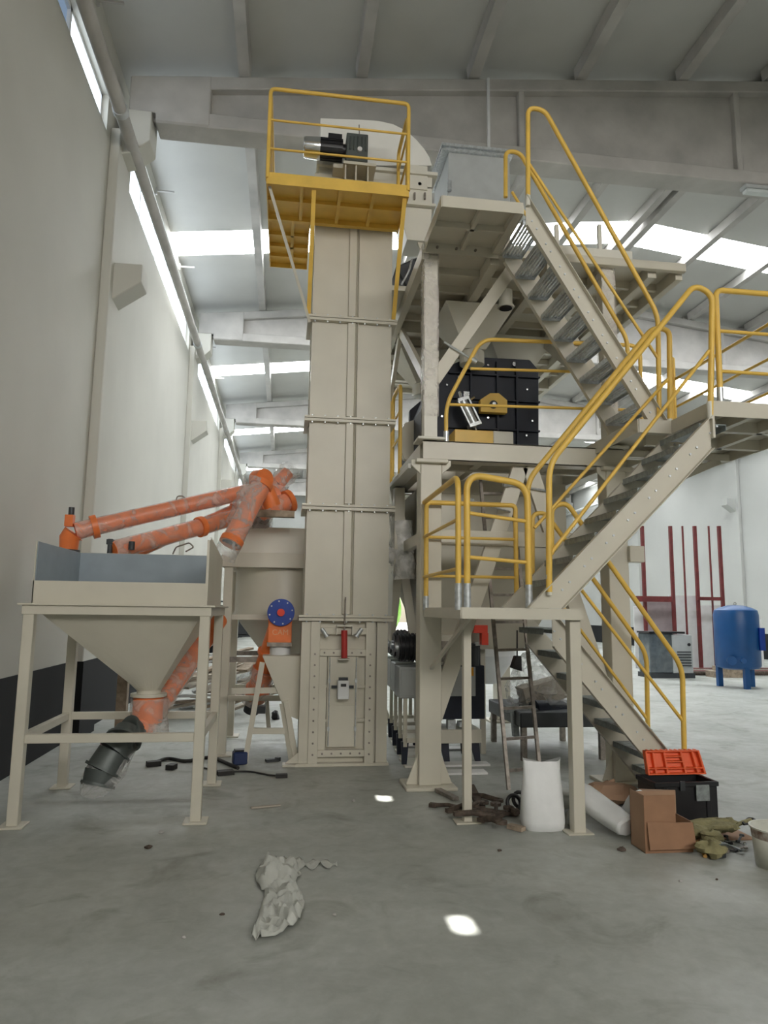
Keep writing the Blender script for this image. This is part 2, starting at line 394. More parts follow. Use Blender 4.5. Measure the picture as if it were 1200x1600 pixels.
# ================================================================== FEED HOPPER ON LEGS (front left)
hx0, hx1, hy0, hy1 = -1.95, -.63, 5.82, 7.0
hp = thing('feed_hopper', 'cream square steel feed hopper standing on four legs at front left', 'hopper', ((hx0+hx1)/2, (hy0+hy1)/2, 0))
for x in (hx0, hx1):
    for y in (hy0, hy1):
        k = MB().box(x-.04, x+.04, y-.04, y+.04, .01, 1.60).box(x-.09, x+.09, y-.09, y+.09, 0, .015)
        build(k, 'leg', cream, hp, bevel=.004)
zc = .63
for a, b in (((hx0+.04, hy0), (hx1-.04, hy0)), ((hx0+.04, hy1), (hx1-.04, hy1)), ((hx0, hy0+.04), (hx0, hy1-.04)), ((hx1, hy0+.04), (hx1, hy1-.04))):
    build(MB().bar((*a, zc), (*b, zc), .05, .065), 'cross_rail', cream, hp, bevel=.003)
k = MB().box(hx0-.05, hx1+.05, hy0-.05, hy0+.02, 1.56, 1.63).box(hx0-.05, hx1+.05, hy1-.02, hy1+.05, 1.56, 1.63)
k.box(hx0-.05, hx0+.02, hy0+.02, hy1-.02, 1.56, 1.63).box(hx1-.02, hx1+.05, hy0+.02, hy1-.02, 1.56, 1.63)
k.box(hx0-.08, hx1+.08, hy0-.07, hy0, 1.63, 1.645).box(hx0-.08, hx0, hy0, hy1, 1.63, 1.645).box(hx1, hx1+.08, hy0, hy1, 1.63, 1.645).box(hx0-.08, hx1+.08, hy1, hy1+.07, 1.63, 1.645)
build(k, 'rim_frame', cream, hp, bevel=.003)
zs = 2.13
k = MB().box(hx0, hx1, hy0, hy0+.008, 1.64, 1.82)                                   # low front panel
k.box(hx0, hx0+.008, hy0, hy1, 1.64, zs); k.box(hx0, hx1, hy1-.006, hy1, 1.64, zs)
k.prism([(hx1, hy0, 1.64), (hx1, hy1, 1.64), (hx1, hy1, 2.10), (hx1, hy0+.1, 2.20), (hx1, hy0, 2.17)], (.01, 0, 0))
k.box(hx1-.01, hx1+.01, hy0-.012, hy0, 1.64, 2.17)
build(k, 'collar', cream, hp)
k = MB().box(hx0+.009, hx1-.001, hy1-.02, hy1-.008, 1.64, zs-.003).box(hx0+.009, hx0+.015, hy0+.01, hy1-.02, 1.64, zs-.003).box(hx1-.006, hx1-.001, hy0+.01, hy1-.02, 1.64, 2.1)
build(k, 'inner_lining', primer, hp, label='blue grey unpainted inside of the hopper')
oc = V((-1.13, 6.38)); r = .1; zb = .93
top = []; bot = []; N = 32
def sq(t):
    c, s_ = math.cos(t), math.sin(t); mx = max(abs(c), abs(s_)); return c/mx, s_/mx
rings = []
for lv in range(7):
    f = lv/6; ring = []
    for i in range(N):
        t = 2*PI*i/N + PI/4; a, b = sq(t)
        sx = (hx0+hx1)/2 + a*(hx1-hx0)/2; sy = (hy0+hy1)/2 + b*(hy1-hy0)/2
        cx, cy = oc.x+math.cos(t)*r, oc.y+math.sin(t)*r
        ring.append(V((sx+(cx-sx)*f, sy+(cy-sy)*f, 1.63+(zb-1.63)*f)))
    rings.append(ring)
build(MB().loft(rings, caps=False), 'cone', cream, hp, solid=.006)
k = MB().cyl((oc.x, oc.y, .90), (oc.x, oc.y, .94), .1, 24).cyl((oc.x, oc.y, .875), (oc.x, oc.y, .9), .15, 24)
build(k, 'outlet_flange', cream, hp, smooth=True)

# generic film wrapped pipe conveyor
def wrapped(k, p0, p1, r, seed, segs=14, amp=.12, n=18):
    p0, p1 = V(p0), V(p1); d = (p1-p0).normalized(); u = d.cross(V((0,0,1))).normalized(); v = u.cross(d); rings = []
    for i in range(segs+1):
        c = p0+(p1-p0)*i/segs
        rings.append([c+(u*math.cos(2*PI*j/n)+v*math.sin(2*PI*j/n))*r*(1+amp*noise.noise(V((i*.9+seed, j*.7, seed)))) for j in range(n)])
    return k.loft(rings, caps=False)
def collar(k, p0, d, r, t=.03, n=24): p0 = V(p0); d = V(d).normalized(); return k.cyl(p0, p0+d*t, r, n)

# conveyor under the front hopper: inlet box, tube, wrapped motor
c1 = thing('screw_conveyor', 'orange screw conveyor under the front hopper outlet with grey wrapped motor at its low end', 'conveyor', (oc.x, oc.y, .1))
ax0 = V((-1.38, 6.27, .36)); axd = (V((-.72, 7.22, 1.42))-V((oc.x, oc.y, .68))).normalized(); mid = V((oc.x, oc.y, .68))
lo_ = mid - axd*.14
build(MB().cyl(lo_, mid+axd*1.35, .095, 24), 'conveyor_tube', orange, c1, smooth=True)
build(MB().cyl((oc.x, oc.y, .66), (oc.x, oc.y, .875), .125, 24), 'inlet_spout', orange, c1, smooth=True)
pts_m = [(P(152, 1228, 6.0)), (P(160, 1205, 6.03)), (P(178, 1175, 6.08)), (P(192, 1158, 6.12)), (P(200, 1140, 6.2)), lo_]
mb_ = MB(); rr_ = [.115, .135, .125, .13, .10, .09]
for i in range(5):
    mb_.tube([pts_m[i], (pts_m[i]+pts_m[i+1])/2, pts_m[i+1]], rr_[i], 22, True, rr_[i+1])
    dd = (pts_m[i+1]-pts_m[i]).normalized(); mb_.cyl(pts_m[i], pts_m[i]+dd*.02, rr_[i]+.018, 22)
mb_.cbox(pts_m[2]+V((.10, -.02, .07)), .1, .1, .07)
build(mb_, 'motor', greygear, c1, smooth=True)
k = MB(); k.loft([[pts_m[0]+(pts_m[4]-pts_m[0])*t + (V((math.cos(2*PI*j/20), 0, 0))*1.0+V((0, math.sin(2*PI*j/20)*.9, math.sin(2*PI*j/20)*.45)))*rr_*(1+.16*noise.noise(V((j*.7, t*9, 2)))) for j in range(20)] for t, rr_ in ((-.03, .05), (-.03, .12), (.1, .15), (.25, .165), (.4, .15), (.5, .16), (.65, .155), (.78, .13), (.9, .12), (1.0, .11))])
build(k, 'stretch_film', filmh, c1, smooth=True)
k = MB(); wrapped(k, (oc.x+.01, oc.y, .86), (oc.x+.02, oc.y, .55), .155, 8, 6, .2)
wrapped(k, mid, mid+axd*.9, .115, 9, 8, .1)
build(k, 'stretch_film', filmm, c1, smooth=True)

# ================================================================== ORANGE CONVEYORS LYING ON TOP
def conveyor(label, p0, p1, r, flg, seed, extra=None, film_=(0, 1)):
    p0, p1 = V(p0), V(p1); d = (p1-p0); root = thing('screw_conveyor', label, 'conveyor', (p0+p1)/2 - V((0, 0, r)))
    build(MB().cyl(p0, p1, r, 26), 'conveyor_tube', orange, root, smooth=True)
    for f, fr in flg:
        c = p0+d*f; k = MB().cyl(c-d.normalized()*.03, c+d.normalized()*.03, r*fr, 22); build(k, 'flange', orange, root, smooth=True)
    k = MB(); wrapped(k, p0+d*film_[0], p0+d*film_[1], r*1.10, seed, 22, .09); build(k, 'stretch_film', filmm, root, smooth=True)
    return root
ca = conveyor('longest orange screw conveyor in film, reaching far left above the front hopper', P(118, 830, 7.6), P(430, 758, 8.25), .085, [(.085, 1.45), (.92, 1.3)], 1)
k = MB(); q = P(112, 838, 7.58)
k.tube([q+V((.02, 0, .03)), q+V((-.02, 0, -.02)), q+V((-.02, 0, -.14))], .11, 18, True, .09).cbox(q+V((-.03, 0, .16)), .08, .08, .12); build(k, 'inlet_spout', orange, ca, smooth=True)
k = MB().cyl(q+V((-.03, 0, -.14)), q+V((-.03, 0, -.24)), .12, 18).cyl(q+V((-.02, 0, .22)), q+V((-.02, 0, .30)), .03, 12); build(k, 'motor', darkgrey, ca, smooth=True)
for px in (282,):
    c = P(px, 785, 7.93); k = MB().tube(fillet([c+V((-.05, 0, 0)), c+V((-.04, 0, .07)), c+V((.04, 0, .07)), c+V((.05, 0, 0))], .03), .008, 8); build(k, 'lifting_lug', steel, ca, smooth=True)
k = MB().cyl(P(432, 757, 8.25), P(450, 738, 8.3), .09, 18, .075).cbox(P(432, 772, 8.25), .15, .17, .20, 0, 0, .2); build(k, 'discharge_end', orange, ca, smooth=True)
k = MB(); wrapped(k, P(428, 765, 8.22), P(456, 732, 8.3), .12, 12, 6, .25); build(k, 'stretch_film', filmh, ca, smooth=True)
cb = conveyor('orange film-wrapped screw conveyor lying lower behind the front hopper, below the longest one', P(176, 860, 7.06), P(385, 804, 8.1), .085, [(.62, 1.3)], 2)
c = P(171, 868, 7.05); k = MB().cyl(c, c+V((0, 0, .16)), .025, 12).cbox(c+V((0, 0, .13)), .06, .06, .05)
build(k, 'motor', darkgrey, cb, smooth=True); build(MB().cyl(c+V((.2, 0, .06)), c+V((.2, 0, .14)), .03, 10), 'grease_cup', darkgrey, cb, smooth=True)
k = MB().tube(fillet([P(270, 866, 7.6), P(275, 855, 7.6), P(296, 848, 7.6), P(303, 855, 7.6), P(290, 862, 7.6)], .02), .008, 8)
build(k, 'hose', steel, cb, smooth=True)
cd = conveyor('thin dull orange conveyor tube between the two long ones', P(205, 868, 7.75), P(372, 792, 8.35), .055, [(.35, 1.2), (.97, 1.3)], 5)
cc = conveyor('steep orange screw conveyor with open dark end resting at the hopper corner', P(362, 846, 7.12), P(408, 758, 7.35), .10, [(.0, 1.18), (1.0, 1.22)], 4)
a_ = P(362, 846, 7.12); b_ = P(408, 758, 7.35); d_ = (a_-b_).normalized()
build(MB().cyl(a_+d_*.022, a_+d_*.03, .088, 24), 'bore', black, cc)
k = MB(); wrapped(k, a_+d_*.0, P(350, 872, 7.08), .115, 22, 5, .15); build(k, 'stretch_film', filmh, cc, smooth=True)
k = MB().cyl(P(402, 750, 7.42), P(414, 748, 7.3), .105, 24).cyl(P(409, 748, 7.4), P(426, 792, 7.45), .09, 20); build(k, 'elbow', orange, cc, smooth=True)
k = MB(); wrapped(k, P(400, 752, 7.35), P(372, 820, 7.2), .128, 31, 10, .16); build(k, 'stretch_film', filmh, cc, smooth=True)
ce = conveyor('short orange conveyor end sticking out right over the plank', P(408, 800, 8.0), P(452, 783, 8.15), .10, [(.98, 1.35)], 6)
k = MB().box(P(400, 808, 7.9).x, P(460, 808, 7.9).x, 7.85, 7.95, P(430, 808, 7.9).z, P(430, 798, 7.9).z)
tag(build(k, 'plank', woodm), 'grey timber plank under the orange conveyor ends on the rear bin', 'plank')
k = MB().cyl(P(404, 826, 8.5), P(404, 800, 8.5), .13, 18).cyl(P(404, 800, 8.5), P(404, 795, 8.5), .15, 18)
mt = build(k, 'electric_motor', darkgrey, smooth=True); tag(mt, 'dark round motor in cloudy film on the rim of the rear cream bin', 'motor')
k = MB(); wrapped(k, P(404, 828, 8.5), P(404, 796, 8.5), .17, 40, 6, .2); build(k, 'stretch_film', filmh, mt, smooth=True)

# ================================================================== REAR BIN ON FRAME
bx0, bx1, by0, by1 = -.66, .62, 8.35, 9.55
bn = thing('storage_bin', 'cream round-bottomed bin in a leg frame, partly behind the tall elevator tower', 'bin', (0, 8.9, 0))
for x in (bx0, bx1):
    for y in (by0, by1):
        build(MB().box(x-.05, x+.05, y-.05, y+.05, .01, 2.20).box(x-.12, x+.12, y-.12, y+.12, 0, .015), 'leg', cream, bn, bevel=.004)
for z in (.62, 1.05):
    for y in (by0, by1): build(MB().bar((bx0+.05, y, z), (bx1-.05, y, z), .05, .06), 'cross_rail', cream if z < 1 else steel, bn)
build(MB().box(bx0-.08, bx1+.08, by0-.08, by0+.02, 2.1, 2.27).box(bx0-.08, bx1+.08, by1-.02, by1+.08, 2.1, 2.27).box(bx0-.08, bx0+.02, by0, by1, 2.1, 2.27).box(bx1-.02, bx1+.08, by0, by1, 2.1, 2.27), 'rim_frame', cream, bn, bevel=.004)
k = MB().box(bx0+.05, bx1-.02, by0+.02, by0+.03, 2.27, 2.58).box(bx0+.05, bx0+.06, by0+.02, by1, 2.27, 2.58).box(bx1-.03, bx1-.02, by0+.02, by1, 2.27, 2.58).box(bx0+.05, bx1-.02, by1-.01, by1, 2.27, 2.58)
build(k, 'collar', creamw, bn)
rings = []
cx_, cy_ = (bx0+bx1)/2, (by0+by1)/2
for z, r, s_ in ((2.15, .60, 1), (1.60, .60, 1), (1.56, .62, 0), (1.53, .62, 0), (1.52, .58, 0), (.98, .16, 0), (.92, .16, 0)):
    rings.append([V((cx_+math.cos(2*PI*i/40)*r, cy_+math.sin(2*PI*i/40)*r*.98, z)) for i in range(40)])
build(MB().loft(rings), 'bin_body', cream, bn, smooth=True)
build(MB().box(bx0+.02, bx1-.02, by0-.02, by0+.02, 1.5, 1.56), 'ring_beam', cream, bn)
k = MB(); c = P(425, 1040, 8.4)
k.tube([c, c+V((-.05, 0, -.1))], .05, 12); 
build(MB().cbox((cx_-.05, 8.55, 1.02), .12, .16, .16).cyl((cx_-.05, 8.5, .95), (cx_-.2, 8.45, 1.0), .03, 12), 'outlet_valve', black, bn)

# orange conveyor feeding the elevator boot, with blue end disc
cv = thing('screw_conveyor', 'orange screw conveyor with blue round end plate beside the elevator base', 'conveyor', (P(420, 1090, 8.3).x, 8.2, .5))
build(MB().cyl(P(398, 1092, 8.5), P(434, 985, 8.15), .12, 24), 'conveyor_tube', orange, cv, smooth=True)
dc = P(439, 957, 7.95)
k = MB().box(dc.x-.135, dc.x+.125, 7.99, 8.22, P(436, 1005, 7.95).z, dc.z-.05); build(k, 'discharge_box', orange, cv, bevel=.006)
tc_ = bpy.data.curves.new('lettering', 'FONT'); tc_.body = 'CAM'; tc_.size = .085; tc_.align_x = 'CENTER'; tc_.extrude = .001
tc_.materials.append(mat('pale_orange_print', (.85, .42, .22), .5))
t0_ = bpy.data.objects.new('lettering_source', tc_); tm_ = bpy.data.meshes.new_from_object(t0_); bpy.data.objects.remove(t0_)
to_ = bpy.data.objects.new('lettering', tm_); C.objects.link(to_); to_.parent = cv; to_.rotation_euler = (PI/2, 0, 0)
to_.location = V((dc.x, 7.987, dc.z-.245)) - wpos(cv)
k = MB().cyl(dc, dc+V((0, .06, 0)), .150, 36); dk = build(k, 'end_plate', blue2, cv, smooth=True, bevel=.004, label='bright blue round end plate')
for i in range(8): a = 2*PI*i/8+.2; build(MB().cyl(dc+V((math.cos(a)*.125, -.008, math.sin(a)*.125)), dc+V((math.cos(a)*.125, .0, math.sin(a)*.125)), .009, 8), 'bolt', whitep, dk)
build(MB().cyl(dc-V((0, .03, 0)), dc, .042, 20).cyl(dc-V((0, .045, 0)), dc-V((0, .03, 0)), .02, 12), 'hub', redbright, dk, smooth=True)
k = MB().box(dc.x-.14, dc.x+.13, 7.93, 8.22, P(436, 1010, 7.95).z, P(436, 1004, 7.95).z); build(k, 'flange', steel, cv)
c = P(436, 1018, 7.95); build(MB().cyl((c.x+.01, 8.08, P(436, 1027, 7.95).z), (c.x+.01, 8.08, P(436, 1009, 7.95).z), .115, 28), 'sleeve', whitep, cv, smooth=True)
for i, yy in enumerate((1020, 1048, 1076)):   # bands on the inclined tube
    f = (1092-yy)/107; c = P(398, 1092, 8.5).lerp(P(434, 985, 8.15), f); d = (P(434, 985, 8.15)-P(398, 1092, 8.5)).normalized(); build(MB().cyl(c-d*.015, c+d*.015, .145, 24), 'flange', orange, cv, smooth=True)
k = MB().cyl(P(398, 1092, 8.5), P(392, 1112, 8.55), .09, 20).cbox(P(404, 1108, 8.45), .16, .16, .08); build(k, 'motor', darkgrey, cv, smooth=True)
k = MB(); wrapped(k, P(396, 1096, 8.5), P(415, 1042, 8.3), .15, 55, 8, .14); build(k, 'stretch_film', filmm, cv, smooth=True)
# trestle under that conveyor
ts = thing('trestle', 'cream A-frame trestle under the orange conveyor next to the elevator base', 'trestle', (-.1, 8.0, 0))
build(MB().bar(P(382, 1195, 7.83), P(410, 1035, 7.83), .055, .055), 'leg', cream, ts); build(MB().bar(P(464, 1195, 7.83), P(447, 1095, 7.83), .055, .055), 'leg', cream, ts)
build(MB().bar(P(387, 1160, 8.9), P(412, 1050, 8.9), .05, .05), 'leg', cream, ts); build(MB().bar(P(420, 1140, 9.0), P(413, 1040, 9.0), .05, .05), 'leg', cream, ts)
build(MB().bar(P(392, 1142, 7.85), P(455, 1142, 7.85), .05, .06), 'cross_rail', cream, ts); build(MB().bar(P(362, 1080, 7.9), P(438, 1078, 7.9), .04, .06), 'cross_rail', cream, ts)

# ================================================================== BUCKET ELEVATOR
ex0, ex1, ey0, ey1 = .20, 1.115, 7.70, 8.22
el = thing('bucket_elevator', 'tall cream bucket elevator tower with yellow platform near its head', 'elevator', (.66, 7.95, 0))
flz = [1.54, 2.745, 3.74, 4.92]
lev = [0.02]+flz+[6.69]
for i in range(5):
    a, b = lev[i], lev[i+1]
    if i == 0: continue
    k = MB().box(ex0, ex1, ey0, ey1, a, b)
    xm = .66; k.prism([(xm-.055, ey0, a+.04), (xm-.05, ey0-.035, a+.04), (xm+.03, ey0-.04, a+.04), (xm+.045, ey0-.004, a+.04), (xm+.06, ey0, a+.04)], (0, 0, b-a-.08)); k.box(xm+.06, xm+.066, ey0-.05, ey0, a+.04, b-.04)
    k.box(ex0-.012, ex0, ey0+.22, ey0+.28, a+.04, b-.04)
    build(k, 'casing_section', cream, el, bevel=.003)
for z in flz:
    k = MB().box(ex0-.055, ex1+.055, ey0-.055, ey1+.055, z-.035, z-.003).box(ex0-.055, ex1+.055, ey0-.055, ey1+.055, z+.003, z+.028)
    f = build(k, 'flange', cream, el, bevel=.002)
    kb = MB()
    for i in range(7):
        x = ex0+.03+i*(ex1-ex0-.06)/6; kb.cyl((x, ey0-.035, z+.026), (x, ey0-.035, z+.04), .011, 6); kb.cyl((x, ey0-.035, z-.05), (x, ey0-.035, z-.034), .011, 6)
    build(kb, 'bolt_row', galv, f)
# boot section
k = MB().box(ex0+.03, ex1-.03, ey0+.04, ey1, .03, 1.5)
k.box(ex0-.02, ex0+.10, ey0-.01, ey0+.08, .03, 1.5).box(ex1-.12, ex1-.0, ey0-.01, ey0+.08, .03, 1.5)
k.box(ex0-.02, ex0+.03, ey0+.08, ey1, .03, 1.5)
k.box(ex0-.05, ex1+.02, ey0-.04, ey1+.05, 0, .03)
k.prism([(ex0-.02, ey0, .03), (ex0-.16, ey0, .03), (ex0-.02, ey0, .14)], (0, .012, 0)); k.box(ex0-.18, ex0-.02, ey0-.03, ey0+.12, 0, .02)
build(k, 'boot', cream, el, bevel=.003)
# access door frame on the boot
fx0, fx1 = P(490, 1100, 7.7).x, P(577, 1100, 7.7).x; y_ = ey0-.03
df = MB()
for x in (fx0, fx1): df.box(x-.05, x+.05, y_, ey0+.05, .02, 1.5)
for z in (1.40, 1.17, .13): df.box(fx0+.05, fx1-.05, y_, ey0+.05, z-.035, z+.035)
df.box(fx0+.05, fx0+.13, y_+.025, ey0+.05, .16, 1.14)
fr = build(df, 'door_frame', cream, el, bevel=.003)
kb = MB()
for x in (fx0, fx1):
    for i in range(10): z = .12+i*.115; kb.cyl((x, y_-.012, z), (x, y_, z), .011, 6)
for i in range(5):
    x = fx0+.1+i*(fx1-fx0-.2)/4
    for z in (.13, 1.17): kb.cyl((x, y_-.012, z), (x, y_, z), .011, 6)
build(kb, 'bolt_row', steel, fr)
dx0, dx1 = fx0+.14, fx1-.13
k = MB().box(dx0, dx1, y_+.02, ey0+.04, .19, 1.13).box(dx0+.02, dx1-.02, y_+.012, y_+.02, .62, .63)
dr = build(k, 'access_door', cream, el, bevel=.003)
for x in (dx0+.02, dx1-.02): build(MB().cyl((x, y_+.0, .2), (x, y_+.0, 1.12), .006, 8).box(x-.012, x+.012, y_-.005, y_+.02, .36, .4).box(x-.012, x+.012, y_-.005, y_+.02, .86, .9), 'guide_rod', galv, dr)
k = MB().box(fx0+.05, dx0, y_+.02, y_+.04, .8, .83).box(dx1, fx1-.05, y_+.02, y_+.04, .8, .83).box(fx0+.05, dx0, y_+.02, y_+.04, .45, .48).box(dx1, fx1-.05, y_+.02, y_+.04, .45, .48)
build(k, 'cross_strap', cream, fr)
# red hydraulic cylinder, rod, little sensor box, knobs
c0, c1_ = P(538, 1028, 7.62), P(538, 985, 7.62)
cyl = build(MB().cyl(c0, c1_, .033, 20), 'tension_cylinder', red, el, smooth=True, label='red tension cylinder')
build(MB().cyl(c1_, P(540, 933, 7.62), .008, 10), 'rod', steel, cyl, smooth=True)
k = MB(); b0 = P(526, 992, 7.62); b1 = P(551, 978, 7.62); k.box(b0.x, b1.x, 7.6, 7.69, b1.z-.005, b1.z+.005).box(b0.x-.004, b0.x+.004, 7.6, 7.69, b0.z, b1.z).box(b1.x-.004, b1.x+.004, 7.6, 7.69, b0.z, b1.z)
q0 = P(529, 1030, 7.62); k.box(q0.x, q0.x+.12, 7.58, 7.69, q0.z-.005, q0.z+.004)
build(k, 'bracket', creamw, el)
for px in (507, 561):
    c = P(px, 988, 7.64); s_ = 1 if px < 530 else -1
    build(MB().cyl(c+V((-.03*s_, 0, .04)), c+V((.02*s_, 0, -.03)), .02, 12).cyl(c+V((.02*s_, 0, -.03)), c+V((.03*s_, 0, -.045)), .028, 12), 'latch', galv, el, smooth=True)
a, b = P(527, 1092, 7.6), P(545, 1063, 7.6)
sb = build(MB().box(a.x, b.x, 7.55, 7.66, a.z, b.z), 'sensor_box', whitep, el, bevel=.006, label='small white sensor box')
build(MB().box(a.x+.03, b.x-.03, 7.545, 7.55, b.z-.06, b.z-.03), 'display', black, sb); build(MB().box(a.x+.01, b.x-.01, 7.58, 7.62, b.z, b.z+.03), 'lid', darkgrey, sb)
build(MB().box(a.x-.06, b.x+.06, 7.66, 7.68, b.z-.09, b.z-.06), 'mounting_strip', darkgrey, el)
# boot inlet chute on the left of the casing
a = P(410, 1024, 7.9); b = P(471, 1024, 7.9)
k = MB().prism([(a.x, 7.85, a.z), (ex0-.02, 7.85, a.z), (ex0-.02, 7.85, .45), (a.x+.28, 7.85, a.z-.62)], (0, .38, 0))
build(k, 'inlet_chute', cream, el, bevel=.004)
build(MB().bar((-.0, 7.87, .62), (.12, 7.8, .03), .04, .05), 'chute_leg', cream, el)
# head: curved hood, box, discharge spout
prof = [(500,195),(560,197),(590,199),(612,204),(632,214),(648,228),(660,242),(668,255),(672,268),(500,268)]
pts = [(P(x, y, 7.9).x, P(x, y, 7.9).z) for x, y in prof]
k = MB().xz(pts, 7.78, 8.22)
build(k, 'head_hood', hoodm, el, bevel=.004)
hz0, hz1 = 6.72, pts[-1][1]
hz1 = min(p[1] for p in pts)
sx1 = pts[-2][0]
k = MB().box(.23, sx1, 7.77, 8.23, 6.70, hz1).box(.2, sx1+.06, 7.72, 8.28, hz1-.025, hz1+.02)
build(k, 'head_box', creamw, el, bevel=.003)
spz = P(660, 330, 7.9).z
k = MB().box(1.2, sx1, 7.77, 8.23, spz, 6.72).box(1.15, sx1+.04, 7.73, 8.27, spz-.025, spz+.01)
k.box(1.3, sx1-.06, 7.75, 7.77, spz+.19, 6.98)
k.prism([(1.2, 7.79, spz-.03), (sx1, 7.79, spz-.03), (sx1-.02, 7.79, spz-.45), (sx1-.3, 7.79, spz-.45)], (0, .4, 0))
sp = build(k, 'discharge_spout', creamw, el, bevel=.003)
c = P(656, 287, 7.75); build(MB().cyl(c, c+V((0, .02, 0)), .022, 12), 'sight_hole', black, sp)
for px in (648, 664): c = P(px, 306, 7.74); build(MB().box(c.x-.01, c.x+.01, 7.73, 7.76, c.z-.04, c.z+.04), 'hatch_clip', steel, sp)
build(MB().bar(P(648, 340, 7.85), P(668, 395, 7.85), .16, .05, (0, 1, 0)), 'chute_plate', cream, el)
# gear motor at the head
mz = P(540, 238, 7.55).z; my = 7.52
gx0, gx1 = P(540, 240, my).x, P(573, 240, my).x
k = MB().box(gx0, gx1, my-.13, my+.13, P(550, 262, my).z, P(550, 219, my).z)
for i in range(5): x = gx0+.03+i*.045; k.box(x, x+.02, my-.145, my+.145, P(550, 246, my).z, P(550, 224, my).z)
gm = build(k, 'gearbox', greygear, el, bevel=.008)
c = P(562, 234, my-.14); build(MB().cyl(c+V((0, -.02, 0)), c+V((0, .02, 0)), .028, 16), 'plug', whitep, gm, smooth=True)
cz = P(515, 234, my).z; x1 = P(535, 234, my).x; x0 = P(500, 234, my).x; xf = P(474, 234, my).x
k = MB().cyl((x0, my, cz), (x1, my, cz), .115, 24)
for i in range(16):
    a = 2*PI*i/16; k.bar((x0, my+math.cos(a)*.115, cz+math.sin(a)*.115), (x1, my+math.cos(a)*.115, cz+math.sin(a)*.115), .008, .02, (0, math.cos(a), math.sin(a)))
k.box(x0+.09, x1-.01, my-.06, my+.06, cz+.1, cz+.17).cyl((x1, my, cz), (gx0, my, cz), .075, 20)
mo = build(k, 'motor', black, gm, smooth=True)
k = MB().tube([(x0, my, cz), (xf+.03, my, cz), (xf+.005, my, cz), (xf, my, cz)], .125, 26, True, .10); build(k, 'fan_cover', chrome, gm, smooth=True)
c = P(550, 262, my); k = MB().box(gx0-.03, gx1+.1, 7.4, 7.78, c.z-.035, c.z).box(gx0-.14, gx0-.02, 7.5, 7.78, c.z-.03, c.z+.02)
for x in (gx0-.01, gx0+.11, gx1): k.box(x, x+.015, 7.42, 7.78, c.z-.3, c.z-.03)
build(k, 'motor_bracket', cream, el)
k = MB().box(ex0-.02, ex1+.02, ey0-.02, ey1+.02, 6.62, 6.70); build(k, 'flange', cream, el)
build(MB().cyl(P(561, 195, 7.5), P(562, 222, 7.5), .006, 8), 'lifting_wire', steel, el)

# ---- yellow head platform
pf = thing('service_platform', 'yellow service platform with guardrail fixed around the elevator head', 'platform', (.4, 7.5, 5.95))
PX0, PX1, PY0, PYR = -.33, 1.165, 6.93, 8.75; pz = 6.10
k = MB().box(PX0, PX1, PY0, 7.64, pz-.012, pz).box(PX0, ex0-.06, 7.64, PYR, pz-.012, pz)
build(k, 'deck', yellow, pf)
k = MB().box(PX0, PX1, PY0-.01, PY0, pz-.07, pz+.06).box(PX0-.01, PX0, PY0, PYR, pz-.07, pz+.06).box(PX1, PX1+.01, PY0, 7.68, pz-.07, pz+.06)
k.box(PX0, ex0-.06, PYR-.01, PYR, pz-.07, pz+.06).box(ex0-.07, ex0-.06, 7.7, PYR, pz-.07, pz+.02)
build(k, 'edge_frame', yellow, pf)
k = MB()
for x in (.03, .44, .80): k.box(x-.018, x+.018, PY0, 7.62, pz-.06, pz-.012)
k.box(PX0, PX1, 7.24, 7.28, pz-.055, pz-.012).box(PX0, PX1, 7.6, 7.66, pz-.07, pz-.012)
for y in (7.98, 8.25, 8.5): k.box(PX0, ex0-.07, y-.02, y+.02, pz-.055, pz-.012)
k.box(-.08, -.04, 7.66, PYR, pz-.055, pz-.012)
build(k, 'joist', yellow, pf)
for x in (.16, PX1-.03):
    k = MB().bar((x, 6.97, pz-.06), (x-.005, ey0-.02 if x > .5 else ey0-.02, 4.93), .045, .02, (0, 1, 0)); build(k, 'strut', yellow, pf)
build(MB().bar((PX0+.02, 7.0, pz-.05), (.17, ey0-.03, 4.86), .03, .02, (0, 1, 0)), 'strut', cream, pf)
zt_ = 7.13
def loop(pts, r=.021, rad=.1): return MB().tube(fillet(pts, rad), r, 10)
gr = build(loop([(PX0, PY0, pz), (PX0, PY0, zt_), (PX1, PY0, zt_), (PX1, PY0, pz)], .021, .06), 'guardrail', yellow, pf, smooth=True)
for z in (P(430, 188, PY0).z, P(430, 233, PY0).z): build(MB().cyl((PX0, PY0, z), (PX1, PY0, z), .013, 10), 'mid_rail', yellow, gr, smooth=True)
gl = build(loop([(PX0, PY0+.06, pz), (PX0, PY0+.06, zt_-.0), (PX0, PYR-.03, zt_), (PX0, PYR-.03, pz)]), 'guardrail', yellow, pf, smooth=True)
for z in (pz+.4, pz+.7): build(MB().cyl((PX0, PY0+.06, z), (PX0, PYR-.03, z), .013, 10), 'mid_rail', yellow, gl, smooth=True)
g2 = build(loop([(PX1, PY0+.06, pz), (PX1, PY0+.06, zt_-.1), (PX1, 7.64, zt_-.1), (PX1, 7.64, pz)]), 'guardrail', yellow, pf, smooth=True)
for z in (pz+.4, pz+.7): build(MB().cyl((PX1, PY0+.06, z), (PX1, 7.64, z), .013, 10), 'mid_rail', yellow, g2, smooth=True)
g3 = build(loop([(PX0+.05, PYR-.05, pz+.02), (PX0+.05, PYR-.05, zt_), (ex0-.1, PYR-.05, zt_), (ex0-.1, PYR-.05, pz+.02)]), 'guardrail', yellow, pf, smooth=True)

